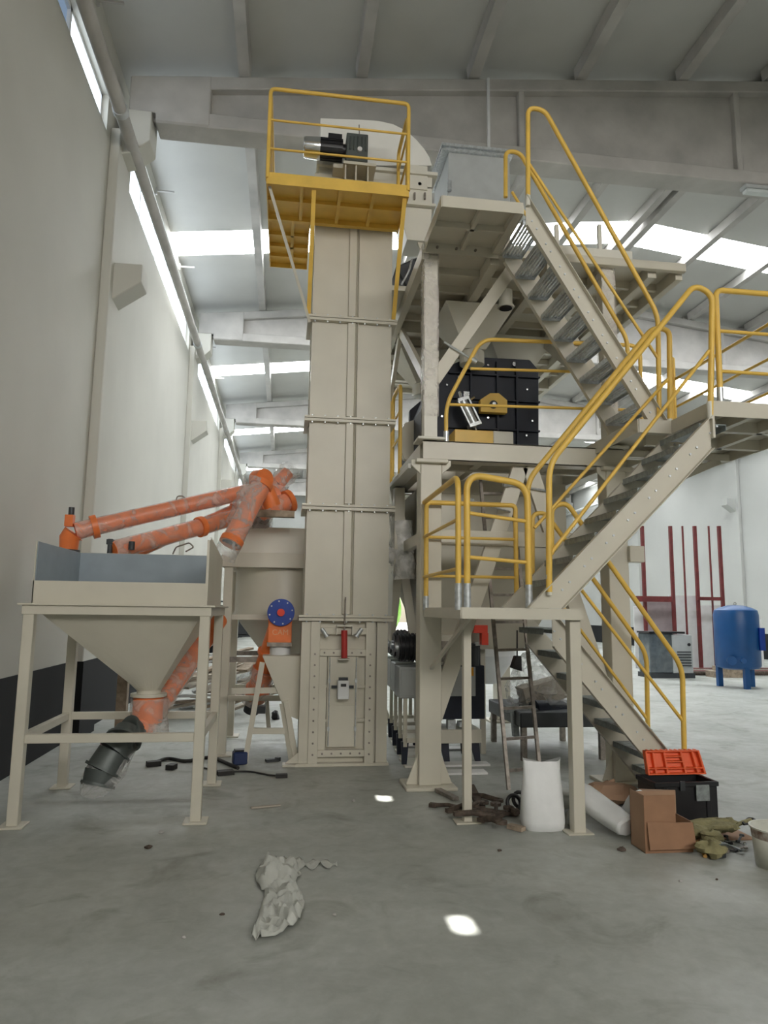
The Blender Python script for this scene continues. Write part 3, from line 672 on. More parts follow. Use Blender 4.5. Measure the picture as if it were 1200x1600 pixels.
# ================================================================== MACHINE SUPPORT FRAME
CXL, CXR, CYF, CYR = 1.375, 3.29, 6.76, 10.6
L2, L3 = 3.30, 5.36
fm = thing('support_frame', 'large cream steel frame on wide columns carrying the mixer and the upper decks', 'frame', (2.4, 8.5, 0))
for x in (CXL, CXR):
    for y in (CYF, CYR):
        k = MB().box(x-.105, x+.105, y-.105, y+.105, .03, 3.10)
        k.box(x-.24, x+.24, y-.2, y+.2, 0, .03)
        for s_ in (-1, 1):
            k.prism([(x+s_*.105, y-.06, .03), (x+s_*.22, y-.06, .03), (x+s_*.105, y-.06, .32)], (0, .015, 0))
            k.prism([(x+s_*.105, y-.1, 3.1), (x+s_*.2, y-.1, 3.1), (x+s_*.2, y-.1, 3.04), (x+s_*.105, y-.1, 2.95)], (0, .02, 0))
        k.box(x-.16, x+.16, y-.16, y+.16, 3.06, 3.10)
        build(k, 'column', cream, fm, bevel=.006)
        if y < 8:
            k = MB().box(x-.068, x+.068, y-.068, y+.068, L2+.02, L3-.1).box(x-.14, x+.14, y-.14, y+.14, L2, L2+.025)
            uc = build(k, 'upper_column', creamw, fm, bevel=.005)
            rg = []
            for i in range(26):
                z = L2+.25+i*.072; rg.append([V((x, y, z)) + V((*[q_*.078 for q_ in sq(2*PI*j/24)], 0))*(1+.05*noise.noise(V((i*1.1, j*.9, x)))) for j in range(24)])
            build(MB().loft(rg, caps=False), 'stretch_film', filmm, uc, smooth=True)
        else:
            build(MB().box(x-.07, x+.07, y-.07, y+.07, L2, L3-.1), 'upper_column', cream, fm)
# beams at level 2, at mid height and around
for y in (CYF, 8.6, CYR):
    k = MB().box(CXL-.08, CXR+.1, y-.08, y-.07, 3.10, L2).box(CXL-.08, CXR+.1, y-.08, y+.08, L2-.015, L2).box(CXL-.08, CXR+.1, y-.08, y+.08, 3.10, 3.115)
    build(k, 'beam', cream, fm, bevel=.003)
for x in (CXL, CXR):
    build(MB().box(x-.08, x+.08, CYF+.08, CYR-.08, 3.10, L2), 'beam', cream, fm, bevel=.003)
build(MB().box(CXL+.1, CXR-.1, CYF-.03, CYF+.05, 2.27, 2.42), 'beam', cream, fm, bevel=.003)
build(MB().box(CXL-.05, CXL+.03, CYF+.1, CYR-.1, 2.3, 2.42), 'beam', cream, fm, bevel=.003)
build(MB().box(CXR-.05, CXR+.05, CYF+.1, CYR-.1, 2.3, 2.42), 'beam', cream, fm, bevel=.003)
# bracing
def brace(p0, p1, w=.15, t=.03, up=(0, 1, 0)): build(MB().bar(p0, p1, w, t, up), 'brace', cream, fm, bevel=.003)
yb = CYF+.03
apx = (2.33, yb, 3.10)
brace((CXL+.06, yb, .62), apx, .16, .05)
brace((CXR-.06, yb, .62), (2.42, yb, 3.10), .16, .05)
brace((CXL+.05, yb, 3.95), (2.28, yb, 5.25), .13, .06)
brace((CXR-.05, yb, 3.95), (2.42, yb, 5.25), .13, .06)
brace((CXL, CYF+.1, 3.95), (CXL, 8.6, 5.2), .12, .05, (1, 0, 0)); brace((CXL, CYR-.1, 3.95), (CXL, 8.7, 5.2), .12, .05, (1, 0, 0))
brace((CXR, CYF+.1, 3.95), (CXR, 8.6, 5.2), .12, .05, (1, 0, 0)); brace((CXR, CYF+.1, .7), (CXR, 8.6, 2.3), .12, .05, (1, 0, 0))
# film knot and rods across the braces
for z, x0, x1 in ((2.86, 2.16, 2.62),): build(MB().cyl((x0, yb-.05, z+.04), (x1, yb-.05, z-.02), .012, 8).cyl((x0-.03, yb-.05, z+.04), (x0+.04, yb-.05, z+.04), .03, 10), 'tie_rod', galv, fm)
build(MB().cyl((1.78, yb-.05, 2.72), (2.2, yb-.05, 2.62), .010, 8).cyl((1.76, yb-.05, 2.72), (1.82, yb-.05, 2.71), .028, 10), 'tie_rod', galv, fm)
build(MB().cyl((1.52, yb-.05, 4.35), (1.82, yb-.05, 4.18), .012, 8).cyl((1.80, yb-.05, 4.19), (1.86, yb-.05, 4.16), .03, 10), 'tie_rod', galv, fm)
# level 2 checker deck (edge pieces) and joists seen from below
k = MB().box(CXL+.08, CXR-.08, CYF+.08, 7.3, L2-.02, L2).box(CXL+.08, CXR-.08, 9.9, CYR-.08, L2-.02, L2)
build(k, 'deck_plate', cream, fm)
for x in (1.95, 2.7): build(MB().box(x-.04, x+.04, CYF+.08, 8.5, 3.14, 3.28), 'joist', cream, fm)
for y in (7.3, 7.9): build(MB().box(CXL+.08, CXR-.08, y-.04, y+.04, 3.13, 3.27), 'joist', cream, fm)

# ---- level 3 deck
TX0, TX1, TY0, TY1 = CXL-.1, 4.15, 6.62, 11.4
dk3 = thing('upper_deck', 'wide cream upper deck with ribbed underside above the mixer', 'deck', (2.7, 9, L3-.15))
k = MB().box(TX0, TX1, TY0, TY1, L3-.012, L3)
build(k, 'deck_plate', cream, dk3)
for y in (TY0, TY1-.08): build(MB().box(TX0, TX1, y, y+.03, L3-.085, L3-.012).box(TX0, TX1, y-.002, y+.06, L3-.09, L3-.085), 'edge_beam', cream, dk3, bevel=.003)
for x in (TX0, TX1-.08): build(MB().box(x, x+.08, TY0+.08, TY1-.08, L3-.15, L3-.012), 'edge_beam', cream, dk3, bevel=.003)
for x in (2.0, 2.62, CXR-.05, 3.75): build(MB().box(x, x+.10, TY0+.08, TY1-.08, L3-.15, L3-.012), 'beam', cream, dk3, bevel=.003)
y = TY0+.5
while y < TY1-.2:
    build(MB().box(TX0+.08, TX1-.08, y-.025, y+.025, L3-.09, L3-.012), 'joist', cream, dk3); y += .42
for y in (8.6, 10.5): build(MB().box(TX0+.08, TX1-.08, y-.06, y+.06, L3-.18, L3-.012), 'beam', cream, dk3, bevel=.003)
for px in (870, 937):
    c = P(px, 385, 6.75); k = MB().box(c.x-.02, c.x+.02, 6.73, 6.77, L3, P(px, 352, 6.75).z); build(k, 'rail_bracket', creamw, dk3)
c0, c1_ = P(870, 384, 6.7), P(985, 392, 6.7); build(MB().box(c0.x-.02, c1_.x, 6.66, 6.72, L3, L3+.11), 'kick_plate', creamw, dk3)
# funnels hanging under the deck
for (cx, cy, w_, zt2, zb2) in ((2.15, 8.0, .42, 5.2, 4.75), (2.95, 8.9, .45, 5.2, 4.7), (1.85, 9.5, .4, 5.2, 4.8)):
    rings = []
    for f in (0, 1):
        rings.append([V((cx+a*(w_ if f == 0 else .14), cy+b*(w_ if f == 0 else .14), zt2 if f == 0 else zb2)) for a, b in ((-1,-1),(1,-1),(1,1),(-1,1))])
    k = MB().loft(rings); k.cyl((cx, cy, zb2-.16), (cx, cy, zb2), .15, 20)
    hq = build(k, 'dosing_chute', creamw, bevel=.003); tag(hq, {2.15: 'cream square funnel chute under the deck left of the upper stair', 2.95: 'cream square funnel chute under the deck behind the upper stair', 1.85: 'cream square funnel chute farthest back under the deck'}[cx], 'chute')
c = P(790, 472, 7.2); k = MB().cyl(c-V((0, 0, .06)), V((c.x, c.y, 5.18)), .075, 22, .075, True).cyl(c-V((0, 0, .07)), c-V((0, 0, .04)), .09, 22)
o = build(k, 'round_spout', creamw, smooth=True); tag(o, 'short round cream spout pipe hanging under the deck beside the upper stair', 'spout')
build(MB().cyl(c-V((0, 0, .08)), c-V((0, 0, .071)), .07, 22), 'bore', black, o)

# dust filter cabinet and other items on the upper deck
a, b = P(690, 300, 8.6), P(789, 262, 8.6)
k = MB().prism([(a.x, 8.4, L3), (b.x, 8.4, L3), (b.x, 8.4, b.z), (a.x+.05, 8.4, b.z)], (0, .9, 0))
o = thing('filter_cabinet', 'pale grey sheet-metal cabinet standing on the upper deck beside the elevator head', 'cabinet', ((a.x+b.x)/2, 8.85, L3))
build(k, 'body', greyp, o, bevel=.004)
build(MB().box(a.x-.05, b.x+.03, 8.36, 9.34, b.z, b.z+.03).box(a.x-.05, b.x+.03, 8.36, 9.34, b.z+.07, b.z+.11).box(a.x+.0, b.x, 8.4, 9.3, b.z+.03, b.z+.07), 'lid', galv, o, bevel=.003)
build(MB().cyl(P(702, 298, 8.35), P(702, 283, 8.35), .03, 12), 'pipe_stub', galv, o, smooth=True)
a = P(640, 432, 7.7)
o = thing('drive_unit', 'dark grey drive unit with cables behind the elevator below its spout', 'machine', (a.x, 7.9, a.z-.1))
build(MB().cbox(a+V((.1, .3, .12)), .42, .4, .32, .0, 0, -.5), 'housing', darkgrey, o, bevel=.02)
build(MB().cbox(a+V((.12, .28, .30)), .5, .3, .05, 0, 0, -.5), 'cover', galv, o, bevel=.01)
for i in range(3): build(MB().tube(fillet([a+V((-.1+.07*i, -.02, -.12)), a+V((-.02+.07*i, -.08, .02)), a+V((.02+.05*i, -.02, .2))], .08), .012, 8), 'cable', black if i else galv, o, smooth=True)
build(MB().box(a.x-.2, a.x+.5, 7.75, 8.4, a.z-.16, a.z-.1), 'shelf', cream, o)

# ================================================================== MIXER
mx_ = thing('mixer', 'black-blue chamfered mixer housing with yellow bearing plate on the second level', 'mixer', (2.6, 8.9, L2))
Ym = 8.2
def mz_(x, y): q = P(x, y, Ym); return (q.x, q.z)
pr_ = [mz_(658, 700), mz_(658, 640), mz_(680, 590), mz_(705, 570), mz_(735, 557), mz_(828, 562), mz_(842, 578), mz_(842, 700)]
k = MB().xz([(x, max(z, L2+.02)) for x, z in pr_], Ym, 9.7)
build(k, 'housing', navy, mx_, bevel=.01)
k = MB()
for x in (735, 776, 806): q = mz_(x, 600); k.box(q[0]-.012, q[0]+.012, Ym-.05, Ym, L2+.05, mz_(x, 566)[1])
for y in (583, 622, 668): k.box(mz_(700, y)[0], mz_(842, y)[0], Ym-.045, Ym, mz_(700, y)[1]-.01, mz_(700, y)[1]+.01)
rb = build(k, 'stiffener', navy, mx_)
kb = MB()
for x, y in ((762, 571), (806, 590), (806, 610), (823, 609), (831, 658), (822, 681), (762, 653), (698, 602), (690, 651), (716, 590)): q = P(x, y, Ym-.01); kb.cyl(q, q-V((0, .02, 0)), .013, 8)
build(kb, 'bolt', chrome, mx_)
q = P(803, 570, Ym-.01); build(MB().cyl(q, q-V((0, .03, 0)), .028, 14), 'sight_glass', chrome, mx_)
pl = [(750, 644), (750, 625), (765, 615), (779, 615), (792, 626), (792, 646)]
bp_ = build(MB().xz([(P(x, y, Ym-.12).x, P(x, y, Ym-.12).z) for x, y in pl], Ym-.14, Ym-.05), 'bearing_plate', yellow, mx_, bevel=.004)
q = P(771, 632, Ym-.15); build(MB().cyl(q+V((0, .01, 0)), q-V((0, .01, 0)), .05, 20), 'shaft_bore', black, bp_); build(MB().cyl(q, q-V((0, .04, 0)), .022, 14), 'shaft_end', galv, bp_)
a, b = P(709, 687, 7.75), P(769, 675, 7.75); build(MB().box(a.x, b.x, 7.7, 8.15, L2, b.z), 'drive_base', yellow, mx_, bevel=.006)
a, b = P(769, 687, 7.75), P(800, 675, 7.75); build(MB().box(a.x, b.x, 7.7, 8.15, L2, b.z-.01), 'cable_box', creamw, mx_, bevel=.006)
a, b = P(722, 625, 7.95), P(741, 664, 7.95)
cy = MB().cyl(a, b, .055, 18); d = (b-a).normalized(); r_ = d.cross(V((0, 1, 0))).normalized()
for s_ in (-1, 1): cy.bar(a+r_*.065*s_-V((0, .05, 0)), b+r_*.065*s_-V((0, .05, 0)), .018, .018)
cy.cbox(a, .13, .12, .04, 0, 0, -.35).cbox(b, .15, .12, .04, 0, 0, -.35)
ac = build(cy, 'pneumatic_cylinder', galv, mx_, smooth=True)
build(MB().cyl(b, P(746, 676, 7.95), .012, 8), 'piston_rod', chrome, ac); build(MB().cyl(a, P(718, 612, 7.95), .02, 8), 'cylinder_pin', chrome, ac); build(MB().cbox(P(728, 618, 7.93), .07, .06, .08).cyl(P(735, 624, 7.93), P(741, 620, 7.93), .015, 8), 'valve', chrome, ac)
a, b = P(640, 705, 8.9), P(664, 628, 8.9)
o = build(MB().xz([(a.x, L2+.05), (a.x, b.z-.12), (a.x+.13, b.z), (b.x+.1, b.z), (b.x+.1, L2+.05)], 8.9, 9.0), 'guard_panel', navy, mx_, bevel=.004)
c = P(660, 690, 8.7); build(MB().cyl(c, c+V((0, .12, 0)), .33, 8), 'end_cover', cream, mx_)
# discharge hopper beneath the mixer
o = thing('discharge_hopper', 'big cream discharge hopper hanging under the mixer inside the frame', 'hopper', (2.3, 8.6, 1.4))
hA = (1.52, 3.12, 7.55, 9.9)
k = MB().box(hA[0], hA[1], hA[2], hA[3], 2.0, 3.08)
rings = [[V((x, y, 2.0)) for x, y in ((hA[0], hA[2]), (hA[1], hA[2]), (hA[1], hA[3]), (hA[0], hA[3]))], [V((x, y, 1.2)) for x, y in ((1.75, 8.0), (2.75, 8.0), (2.75, 9.2), (1.75, 9.2))]]
k.loft(rings); build(k, 'body', cream, o, bevel=.004)
for z in (2.95, 2.05): build(MB().box(hA[0]-.03, hA[1]+.03, hA[2]-.03, hA[2], z-.03, z+.03), 'flange', cream, o)
for x in (1.55, 1.62): build(MB().cyl((1.6, 7.5, 2.2+.35*(x > 1.6)), (1.6, 7.55, 2.2+.35*(x > 1.6)), .02, 8), 'bolt', steel, o)
a = P(665, 400, 9)
# round white filter silo seen behind through the frame
c = P(742, 900, 9.6)
o = build(MB().cyl((2.95, 10.2, 1.0), (2.95, 10.2, 2.3), .42, 32).cyl((2.95, 10.2, .6), (2.95, 10.2, 1.0), .15, 32, .42), 'surge_silo', whitep, smooth=True); tag(o, 'white round silo behind the ladder under the machine frame', 'silo')
# left side weigh bin seen beside the tower, wrapped in film
wbn = thing('weigh_bin', 'cream tapered weigh bin in loose film between the tower and the front column', 'bin', (1.3, 9.2, 1.2))
k = MB(); zt1, zb1 = 3.05, 1.25
k.loft([[V((x, y, zt1)) for x, y in ((1.22, 8.0), (1.34, 8.0), (1.34, 10.2), (1.22, 10.2))], [V((x, y, 2.2)) for x, y in ((1.22, 8.0), (1.34, 8.0), (1.34, 10.2), (1.22, 10.2))], [V((x, y, zb1)) for x, y in ((1.28, 8.6), (1.33, 8.6), (1.33, 9.4), (1.28, 9.4))]])
build(k, 'body', cream, wbn, bevel=.004)
k = MB().bar(P(648, 728, 7.1), P(612, 765, 8.4), .14, .05, (0, 0, 1)); build(k, 'lid', hoodm, wbn, label='bright white lid strip')
for (px0, py0, px1, py1, w_) in ((622, 820, 616, 870, .07), (617, 765, 628, 830, .12), (630, 885, 648, 1010, .1)):
    a, b = P(px0, py0, 8.2), P(px1, py1, 8.2); build(MB().bar(a, b, w_, .06, (0, 1, 0)), 'support_bar', cream, wbn, bevel=.003)
k = MB(); wrapped(k, P(640, 855, 8.1), P(606, 872, 8.1), .11, 71, 8, .35); wrapped(k, P(626, 815, 8.1), P(632, 905, 8.1), .13, 77, 8, .4); wrapped(k, P(622, 830, 8.2), P(609, 790, 8.3), .06, 79, 6, .6)
build(k, 'stretch_film', filmw, wbn, smooth=True)
# level 2 left guardrail
gq = thing('guardrail', 'yellow guardrail panel in side view on level two between the tower and the mixer', 'guardrail', (1.27, 9.5, L2))
xg = 1.30
for i, (y0, y1) in enumerate(((8.15, 8.75), (8.85, 10.2))):
    build(loop([(xg, y0, L2-.1), (xg, y0, L2+1.05), (xg, y1, L2+1.05), (xg, y1, L2-.1)], .024), 'rail_loop', yellow, gq, smooth=True)
    for z in (.4, .72): build(MB().cyl((xg, y0, L2+z), (xg, y1, L2+z), .014, 8), 'mid_rail', yellow, gq, smooth=True)

# ================================================================== STAIRS AND LANDINGS
def tread_mesh(w):
    k = MB(); d = .205
    for i in range(6): x = -d/2+.006+i*.034; k.box(x, x+.018, 0, w, -.022, 0)
    for y in (0, w-.006): k.box(-d/2, d/2, y, y+.006, -.05, 0)
    k.box(-d/2, -d/2+.004, 0, w, -.045, .002); k.box(d/2-.004, d/2, 0, w, -.045, .0)
    for y in (w/3, 2*w/3): k.box(-d/2, d/2, y-.004, y+.004, -.012, -.004)
    return k
def solid_tread(w):
    k = MB(); d = .24; k.box(-d/2, d/2, 0, w, -.006, 0)
    k.box(-d/2, -d/2+.004, 0, w, -.05, 0).box(d/2-.004, d/2, 0, w, -.05, 0)
    for i in range(8):
        for j in range(2): pass
    for i in range(12): y = .03+i*(w-.06)/11; k.box(-d/2+.02, d/2-.02, y-.004, y+.004, 0, .004)
    return k
def stair(label, lo, hi, yn, yf, n, treadm, open_=True, z0=None, x1=None, depth=.165):
    # lo, hi = (x, z) of the walking line at the bottom and at the top
    depth = .20 if not open_ else depth
    root = thing('staircase', label, 'staircase', ((lo[0]+hi[0])/2, (yn+yf)/2, min(lo[1], hi[1])))
    a = V((lo[0], 0, lo[1])); b = V((hi[0], 0, hi[1])); d = (b-a).normalized(); nrm = V((0, 1, 0)).cross(d); 
    if nrm.z < 0: nrm = -nrm
    for y, s_ in ((yn, -1), (yf, 1)):
        k = MB(); hh = depth/2
        def at(pt, off, yy):
            q = pt+nrm*off
            if pt is a and z0 is not None: q = q + d*((z0-q.z)/d.z)      # level cut on the floor or deck
            if pt is b and x1 is not None: q = q + d*((x1-q.x)/d.x)      # plumb cut at the upper deck
            return (q.x, yy, q.z)
        # plumb-cut ends
        k.prism([at(a, -hh, y-.003), at(a, hh, y-.003), at(b, hh, y-.003), at(b, -hh, y-.003)], (0, .006, 0))
        for o_ in (-hh, hh-.006):
            k.prism([at(a, o_, min(y, y+s_*.05)), at(a, o_+.006, min(y, y+s_*.05)), at(b, o_+.006, min(y, y+s_*.05)), at(b, o_, min(y, y+s_*.05))], (0, .05, 0))
        st = build(k, 'stringer', cream, root)
        kb = MB()
        for i in range(n):
            t = (i+.6)/n; c = a+(b-a)*t
            for o_ in (-.045, .04): q = c+nrm*.0+d*o_; kb.cyl((q.x, y+s_*.003, q.z), (q.x, y+s_*.014, q.z), .009, 6)
        build(kb, 'bolt_row', galv, st)
    mb_ = solid_tread(yf-yn-.01) if not open_ else tread_mesh(yf-yn-.01)
    first = None
    for i in range(n):
        t = (i+.6)/n; c = a+(b-a)*t
        if first is None:
            mm = MB(); mm.v = [v+V((c.x, yn+.005, c.z+.05)) for v in mb_.v]; mm.f = mb_.f
            first = build(mm, 'tread', treadm, root); p0 = c
        else:
            o = first.copy(); C.objects.link(o); o.parent = root; o.location = first.location + (c-p0)
    return root
SN, SF = 5.2, 5.82       # middle flight
LN, LF = 5.86, 6.5       # lower and upper flights
DZ1 = 1.645
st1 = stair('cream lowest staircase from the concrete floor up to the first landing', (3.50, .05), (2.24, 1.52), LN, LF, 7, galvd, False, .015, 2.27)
for y in (LN, LF): build(MB().box(3.42, 3.62, y-.06, y+.06, 0, .012).bar((3.48, y, .01), (3.42, y, .2), .05, .01), 'foot_plate', cream, st1)
a = P(865, 925, SN); b = P(1122, 665, SN)
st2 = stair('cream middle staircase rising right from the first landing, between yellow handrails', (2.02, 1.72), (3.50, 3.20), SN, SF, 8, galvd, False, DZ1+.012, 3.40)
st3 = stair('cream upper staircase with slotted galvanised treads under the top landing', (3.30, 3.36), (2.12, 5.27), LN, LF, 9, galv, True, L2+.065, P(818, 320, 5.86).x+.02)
# first landing
ld = thing('landing', 'lowest cream stair landing with two square legs at the middle', 'landing', (1.8, 5.9, 0))
lx0, lx1, ly0, ly1 = 1.31, 2.25, 5.2, 6.62
k = MB().box(lx0, lx1, ly0, ly1, DZ1-.008, DZ1)
build(k, 'deck', cream, ld)
k = MB().box(lx0, lx1, ly0-.01, ly0, DZ1-.075, DZ1+.01).box(lx0-.01, lx0, ly0, ly1, DZ1-.075, DZ1+.01).box(lx1, lx1+.01, ly0, ly1, DZ1-.075, DZ1).box(lx0, lx1, ly1, ly1+.01, DZ1-.075, DZ1)
k.box(lx0, lx1, 5.85, 5.9, DZ1-.06, DZ1-.008).box(1.75, 1.8, ly0, ly1, DZ1-.06, DZ1-.008)
build(k, 'edge_frame', cream, ld)
for (x, y, s_) in ((1.455, 5.62, .032), (2.215, 5.28, .045)):
    build(MB().box(x-s_, x+s_, y-s_, y+s_, .01, DZ1-.06).box(x-.1, x+.1, y-.07, y+.07, 0, .012), 'leg', cream, ld, bevel=.004)
build(MB().bar((1.42, 5.4, DZ1-.07), (1.2+.16, 6.55, 1.1), .03, .03), 'brace', cream, ld)
# top landing
tl = thing('landing', 'top cream stair landing with crossed ribs underneath, above the wrapped column', 'landing', (1.7, 6.2, L3-.1))
tx0, tx1, ty0, ty1 = P(690, 310, 5.86).x, P(816, 320, 5.86).x, 5.84, 6.62
k = MB().box(tx0, tx1, ty0, ty1, L3-.01, L3); build(k, 'deck', cream, tl)
k = MB().box(tx0, tx1, ty0-.01, ty0, L3-.09, L3+.02).box(tx0-.01, tx0, ty0, ty1, L3-.09, L3+.02).box(tx1, tx1+.01, ty0, ty1, L3-.09, L3+.0).box(tx0, tx1, ty1-.01, ty1, L3-.12, L3)
k.box((tx0+tx1)/2-.02, (tx0+tx1)/2+.02, ty0, ty1, L3-.07, L3-.01).box(tx0, tx1, 6.2, 6.24, L3-.07, L3-.01).box(tx1-.07, tx1, ty0, ty1, L3-.08, L3-.01)
build(k, 'edge_frame', cream, tl)
kb = MB()
for i in range(4): x = tx0+.12+i*.2; kb.cyl((x, ty1-.03, L3-.06), (x, ty1-.01, L3-.06), .014, 8)
build(kb, 'bolt_row', steel, tl)
# second landing on the right
rl = thing('landing', 'cream landing at the right edge at the top of the middle staircase', 'landing', (3.8, 6, L2-.1))
rx0, rx1, ry0, ry1 = 3.42, 4.62, 5.2, 7.7
k = MB().box(rx0, rx1, ry0, ry1, L2+.05, L2+.062).box(3.10, rx0, LN-.06, ry1, L2+.05, L2+.062); build(k, 'deck', cream, rl)
k = MB().box(rx0, rx1, ry0-.012, ry0, L2-.06, L2+.07).box(rx0-.012, rx0, ry0, LN-.06, L2-.06, L2+.062).box(rx1, rx1+.012, ry0, ry1, L2-.06, L2+.07).box(3.10, rx1, ry1, ry1+.012, L2-.06, L2+.07)
k.box(3.10, rx0, LN-.072, LN-.06, L2-.06, L2+.062).box(3.09, 3.10, LN-.06, ry1, L2-.06, L2+.062)
build(k, 'edge_frame', cream, rl)
for y in (5.7, 6.3, 6.9, 7.4): build(MB().box(rx0, rx1, y-.03, y+.03, L2-.05, L2+.05), 'joist', cream, rl)
for x in (3.8, 4.2): build(MB().box(x-.03, x+.03, ry0, ry1, L2-.05, L2+.05), 'joist', cream, rl)
build(MB().box(rx0-.02, rx0, ry0-.04, ry0+.02, L2-.25, L2+.06), 'end_plate', cream, rl)
build(MB().bar((3.39, CYF, 2.75), (4.5, CYF, L2-.06), .07, .05, (0, 1, 0)), 'bracket', cream, rl); build(MB().bar((3.39, CYF, L2-.03), (4.6, CYF, L2-.03), .07, .07), 'bracket', cream, rl)

# ---- yellow guardrails and handrails
def sock(root, x, y, z0, z1, r=.028, ma=galv): build(MB().cyl((x, y, z0), (x, y, z1), r, 12), 'socket', ma, root, smooth=True)
def rail(name, label, pts, mids, r=.023, rad=.14, group=None, socks=(), sm=galv):
    p0 = V(pts[0]); root = thing(name, label, 'guardrail' if name == 'guardrail' else 'handrail', (sum(p[0] for p in pts)/len(pts), sum(p[1] for p in pts)/len(pts), min(p[2] for p in pts)), group)
    build(MB().tube(fillet(pts, rad, 8), r, 12), 'top_rail', yellow, root, smooth=True)
    for a, b in mids: build(MB().cyl(a, b, .015, 10), 'mid_rail', yellow, root, smooth=True)
    for s_ in socks: sock(root, *s_, ma=sm)
    return root
zD = DZ1
def zt3(px, py, Y): return P(px, py, Y).z
# A: left side of the first landing
y0, y1 = 5.23, 6.58; xa = P(716, 850, y0).x
za, zb2_ = P(716, 748, y0).z, P(665, 787, y1).z
za = zb2_ = 2.66
rail('guardrail', 'yellow guardrail panel seen edge-on along the left side of the first landing', [(xa, y0, zD), (xa, y0, za), (xa, y1, za)], [((xa, y0, zD+.68), (xa, y1, zD+.68)), ((xa, y0, zD+.3), (xa, y1, zD+.3))], rad=.12, socks=[(xa, y0, zD-.01, zD+.19)])
# B: front loop
xb0, xb1 = P(730, 900, y0-.01).x, P(826, 900, y0+.02).x
rail('guardrail', 'yellow round-cornered guardrail loop at the front of the first landing', [(xb0, y0-.01, zD), (xb0, y0-.01, 2.68), (xb1, y0+.02, 2.62), (xb1, y0+.02, zD)],
     [((xb0, y0-.01, zD+.73), (xb1, y0+.02, zD+.68)), ((xb0, y0-.01, zD+.39), (xb1, y0+.02, zD+.36))], r=.026, socks=[(xb0, y0-.01, zD-.01, zD+.19), (xb1, y0+.02, zD-.01, zD+.19)])
# C: rear loop
xc0, xc1 = P(666, 850, 6.58).x, P(806, 850, 6.58).x
rail('guardrail', 'yellow guardrail loop at the rear of the first landing, against the frame column', [(xc0, 6.58, zD), (xc0, 6.58, 2.66), (xc1, 6.58, 2.66), (xc1, 6.58, zD)],
     [((xc0, 6.58, zD+.68), (xc1, 6.58, zD+.68)), ((xc0, 6.58, zD+.31), (xc1, 6.58, zD+.31))], rad=.05, socks=[(xc0, 6.58, zD-.01, zD+.12)])
def q(px, py, Y): p = P(px, py, Y); return (p.x, Y, p.z)
# middle flight near and far
yn = SN-.02
rail('handrail', 'near yellow handrail of the middle staircase with tall curved upper end', [q(858, 925, yn), q(858, 722, yn), q(1092, 438, yn), q(1110, 478, yn), q(1112, 500, yn), q(1110, 648, yn)] if 0 else [q(858, 925, yn), q(858, 725, yn), q(1085, 445, yn), q(1113, 460, yn), q(1110, 650, yn)], [(q(858, 868, yn), q(1108, 548, yn))], r=.024, rad=.13,
     socks=[(q(858, 925, yn)[0], yn, q(858, 930, yn)[2], q(858, 898, yn)[2], .022), (q(1110, 655, yn)[0], yn, q(1110, 655, yn)[2], q(1110, 628, yn)[2], .024)], sm=creamw)
yn = SF+.0
rail('handrail', 'far yellow handrail of the middle staircase reaching down to the front loop', [q(828, 930, yn), q(824, 752, yn), q(1020, 512, yn), q(1046, 515, yn), q(1047, 672, yn)], [(q(835, 825, yn), q(1046, 590, yn))], r=.024, rad=.12,
     socks=[(q(1047, 672, yn)[0], yn, q(1047, 680, yn)[2], q(1047, 655, yn)[2], .026)], sm=creamw)
# upper flight near and far
yn = LN-.02
rail('handrail', 'near yellow handrail of the upper staircase with the tallest looped top', [q(825, 318, yn), q(825, 168, yn), q(851, 172, yn), q(1028, 492, yn), q(1030, 650, yn)], [(q(826, 255, yn), q(1028, 560, yn))], r=.022, rad=.12,
     socks=[(q(825, 318, yn)[0], yn, q(825, 322, yn)[2], q(825, 306, yn)[2], .024)], sm=creamw)
yn = LF
rail('handrail', 'far yellow handrail of the upper staircase, lower looped top on the landing', [q(790, 308, yn), q(790, 236, yn), q(812, 238, yn), q(980, 530, yn), q(982, 600, yn)], [(q(800, 300, yn), q(978, 590, yn))], r=.022, rad=.10)
# lower flight near and far
yn = LN-.02
rail('handrail', 'near yellow handrail of the lowest staircase ending at the orange toolbox', [q(935, 1030, yn), q(890, 790, yn), q(1066, 1040, yn), q(1072, 1245, yn)] if 0 else [q(862, 915, yn), q(862, 792, yn), q(885, 785, yn), q(1066, 1042, yn), q(1070, 1215, yn)], [(q(880, 885, yn), q(1068, 1128, yn))], r=.022, rad=.12)
yn = LF
rail('handrail', 'far yellow handrail of the lowest staircase behind the near one', [q(832, 915, yn), q(832, 803, yn), q(852, 801, yn), q(1010, 1020, yn), q(1013, 1175, yn)], [(q(870, 935, yn), q(1012, 1125, yn))], r=.022, rad=.12)
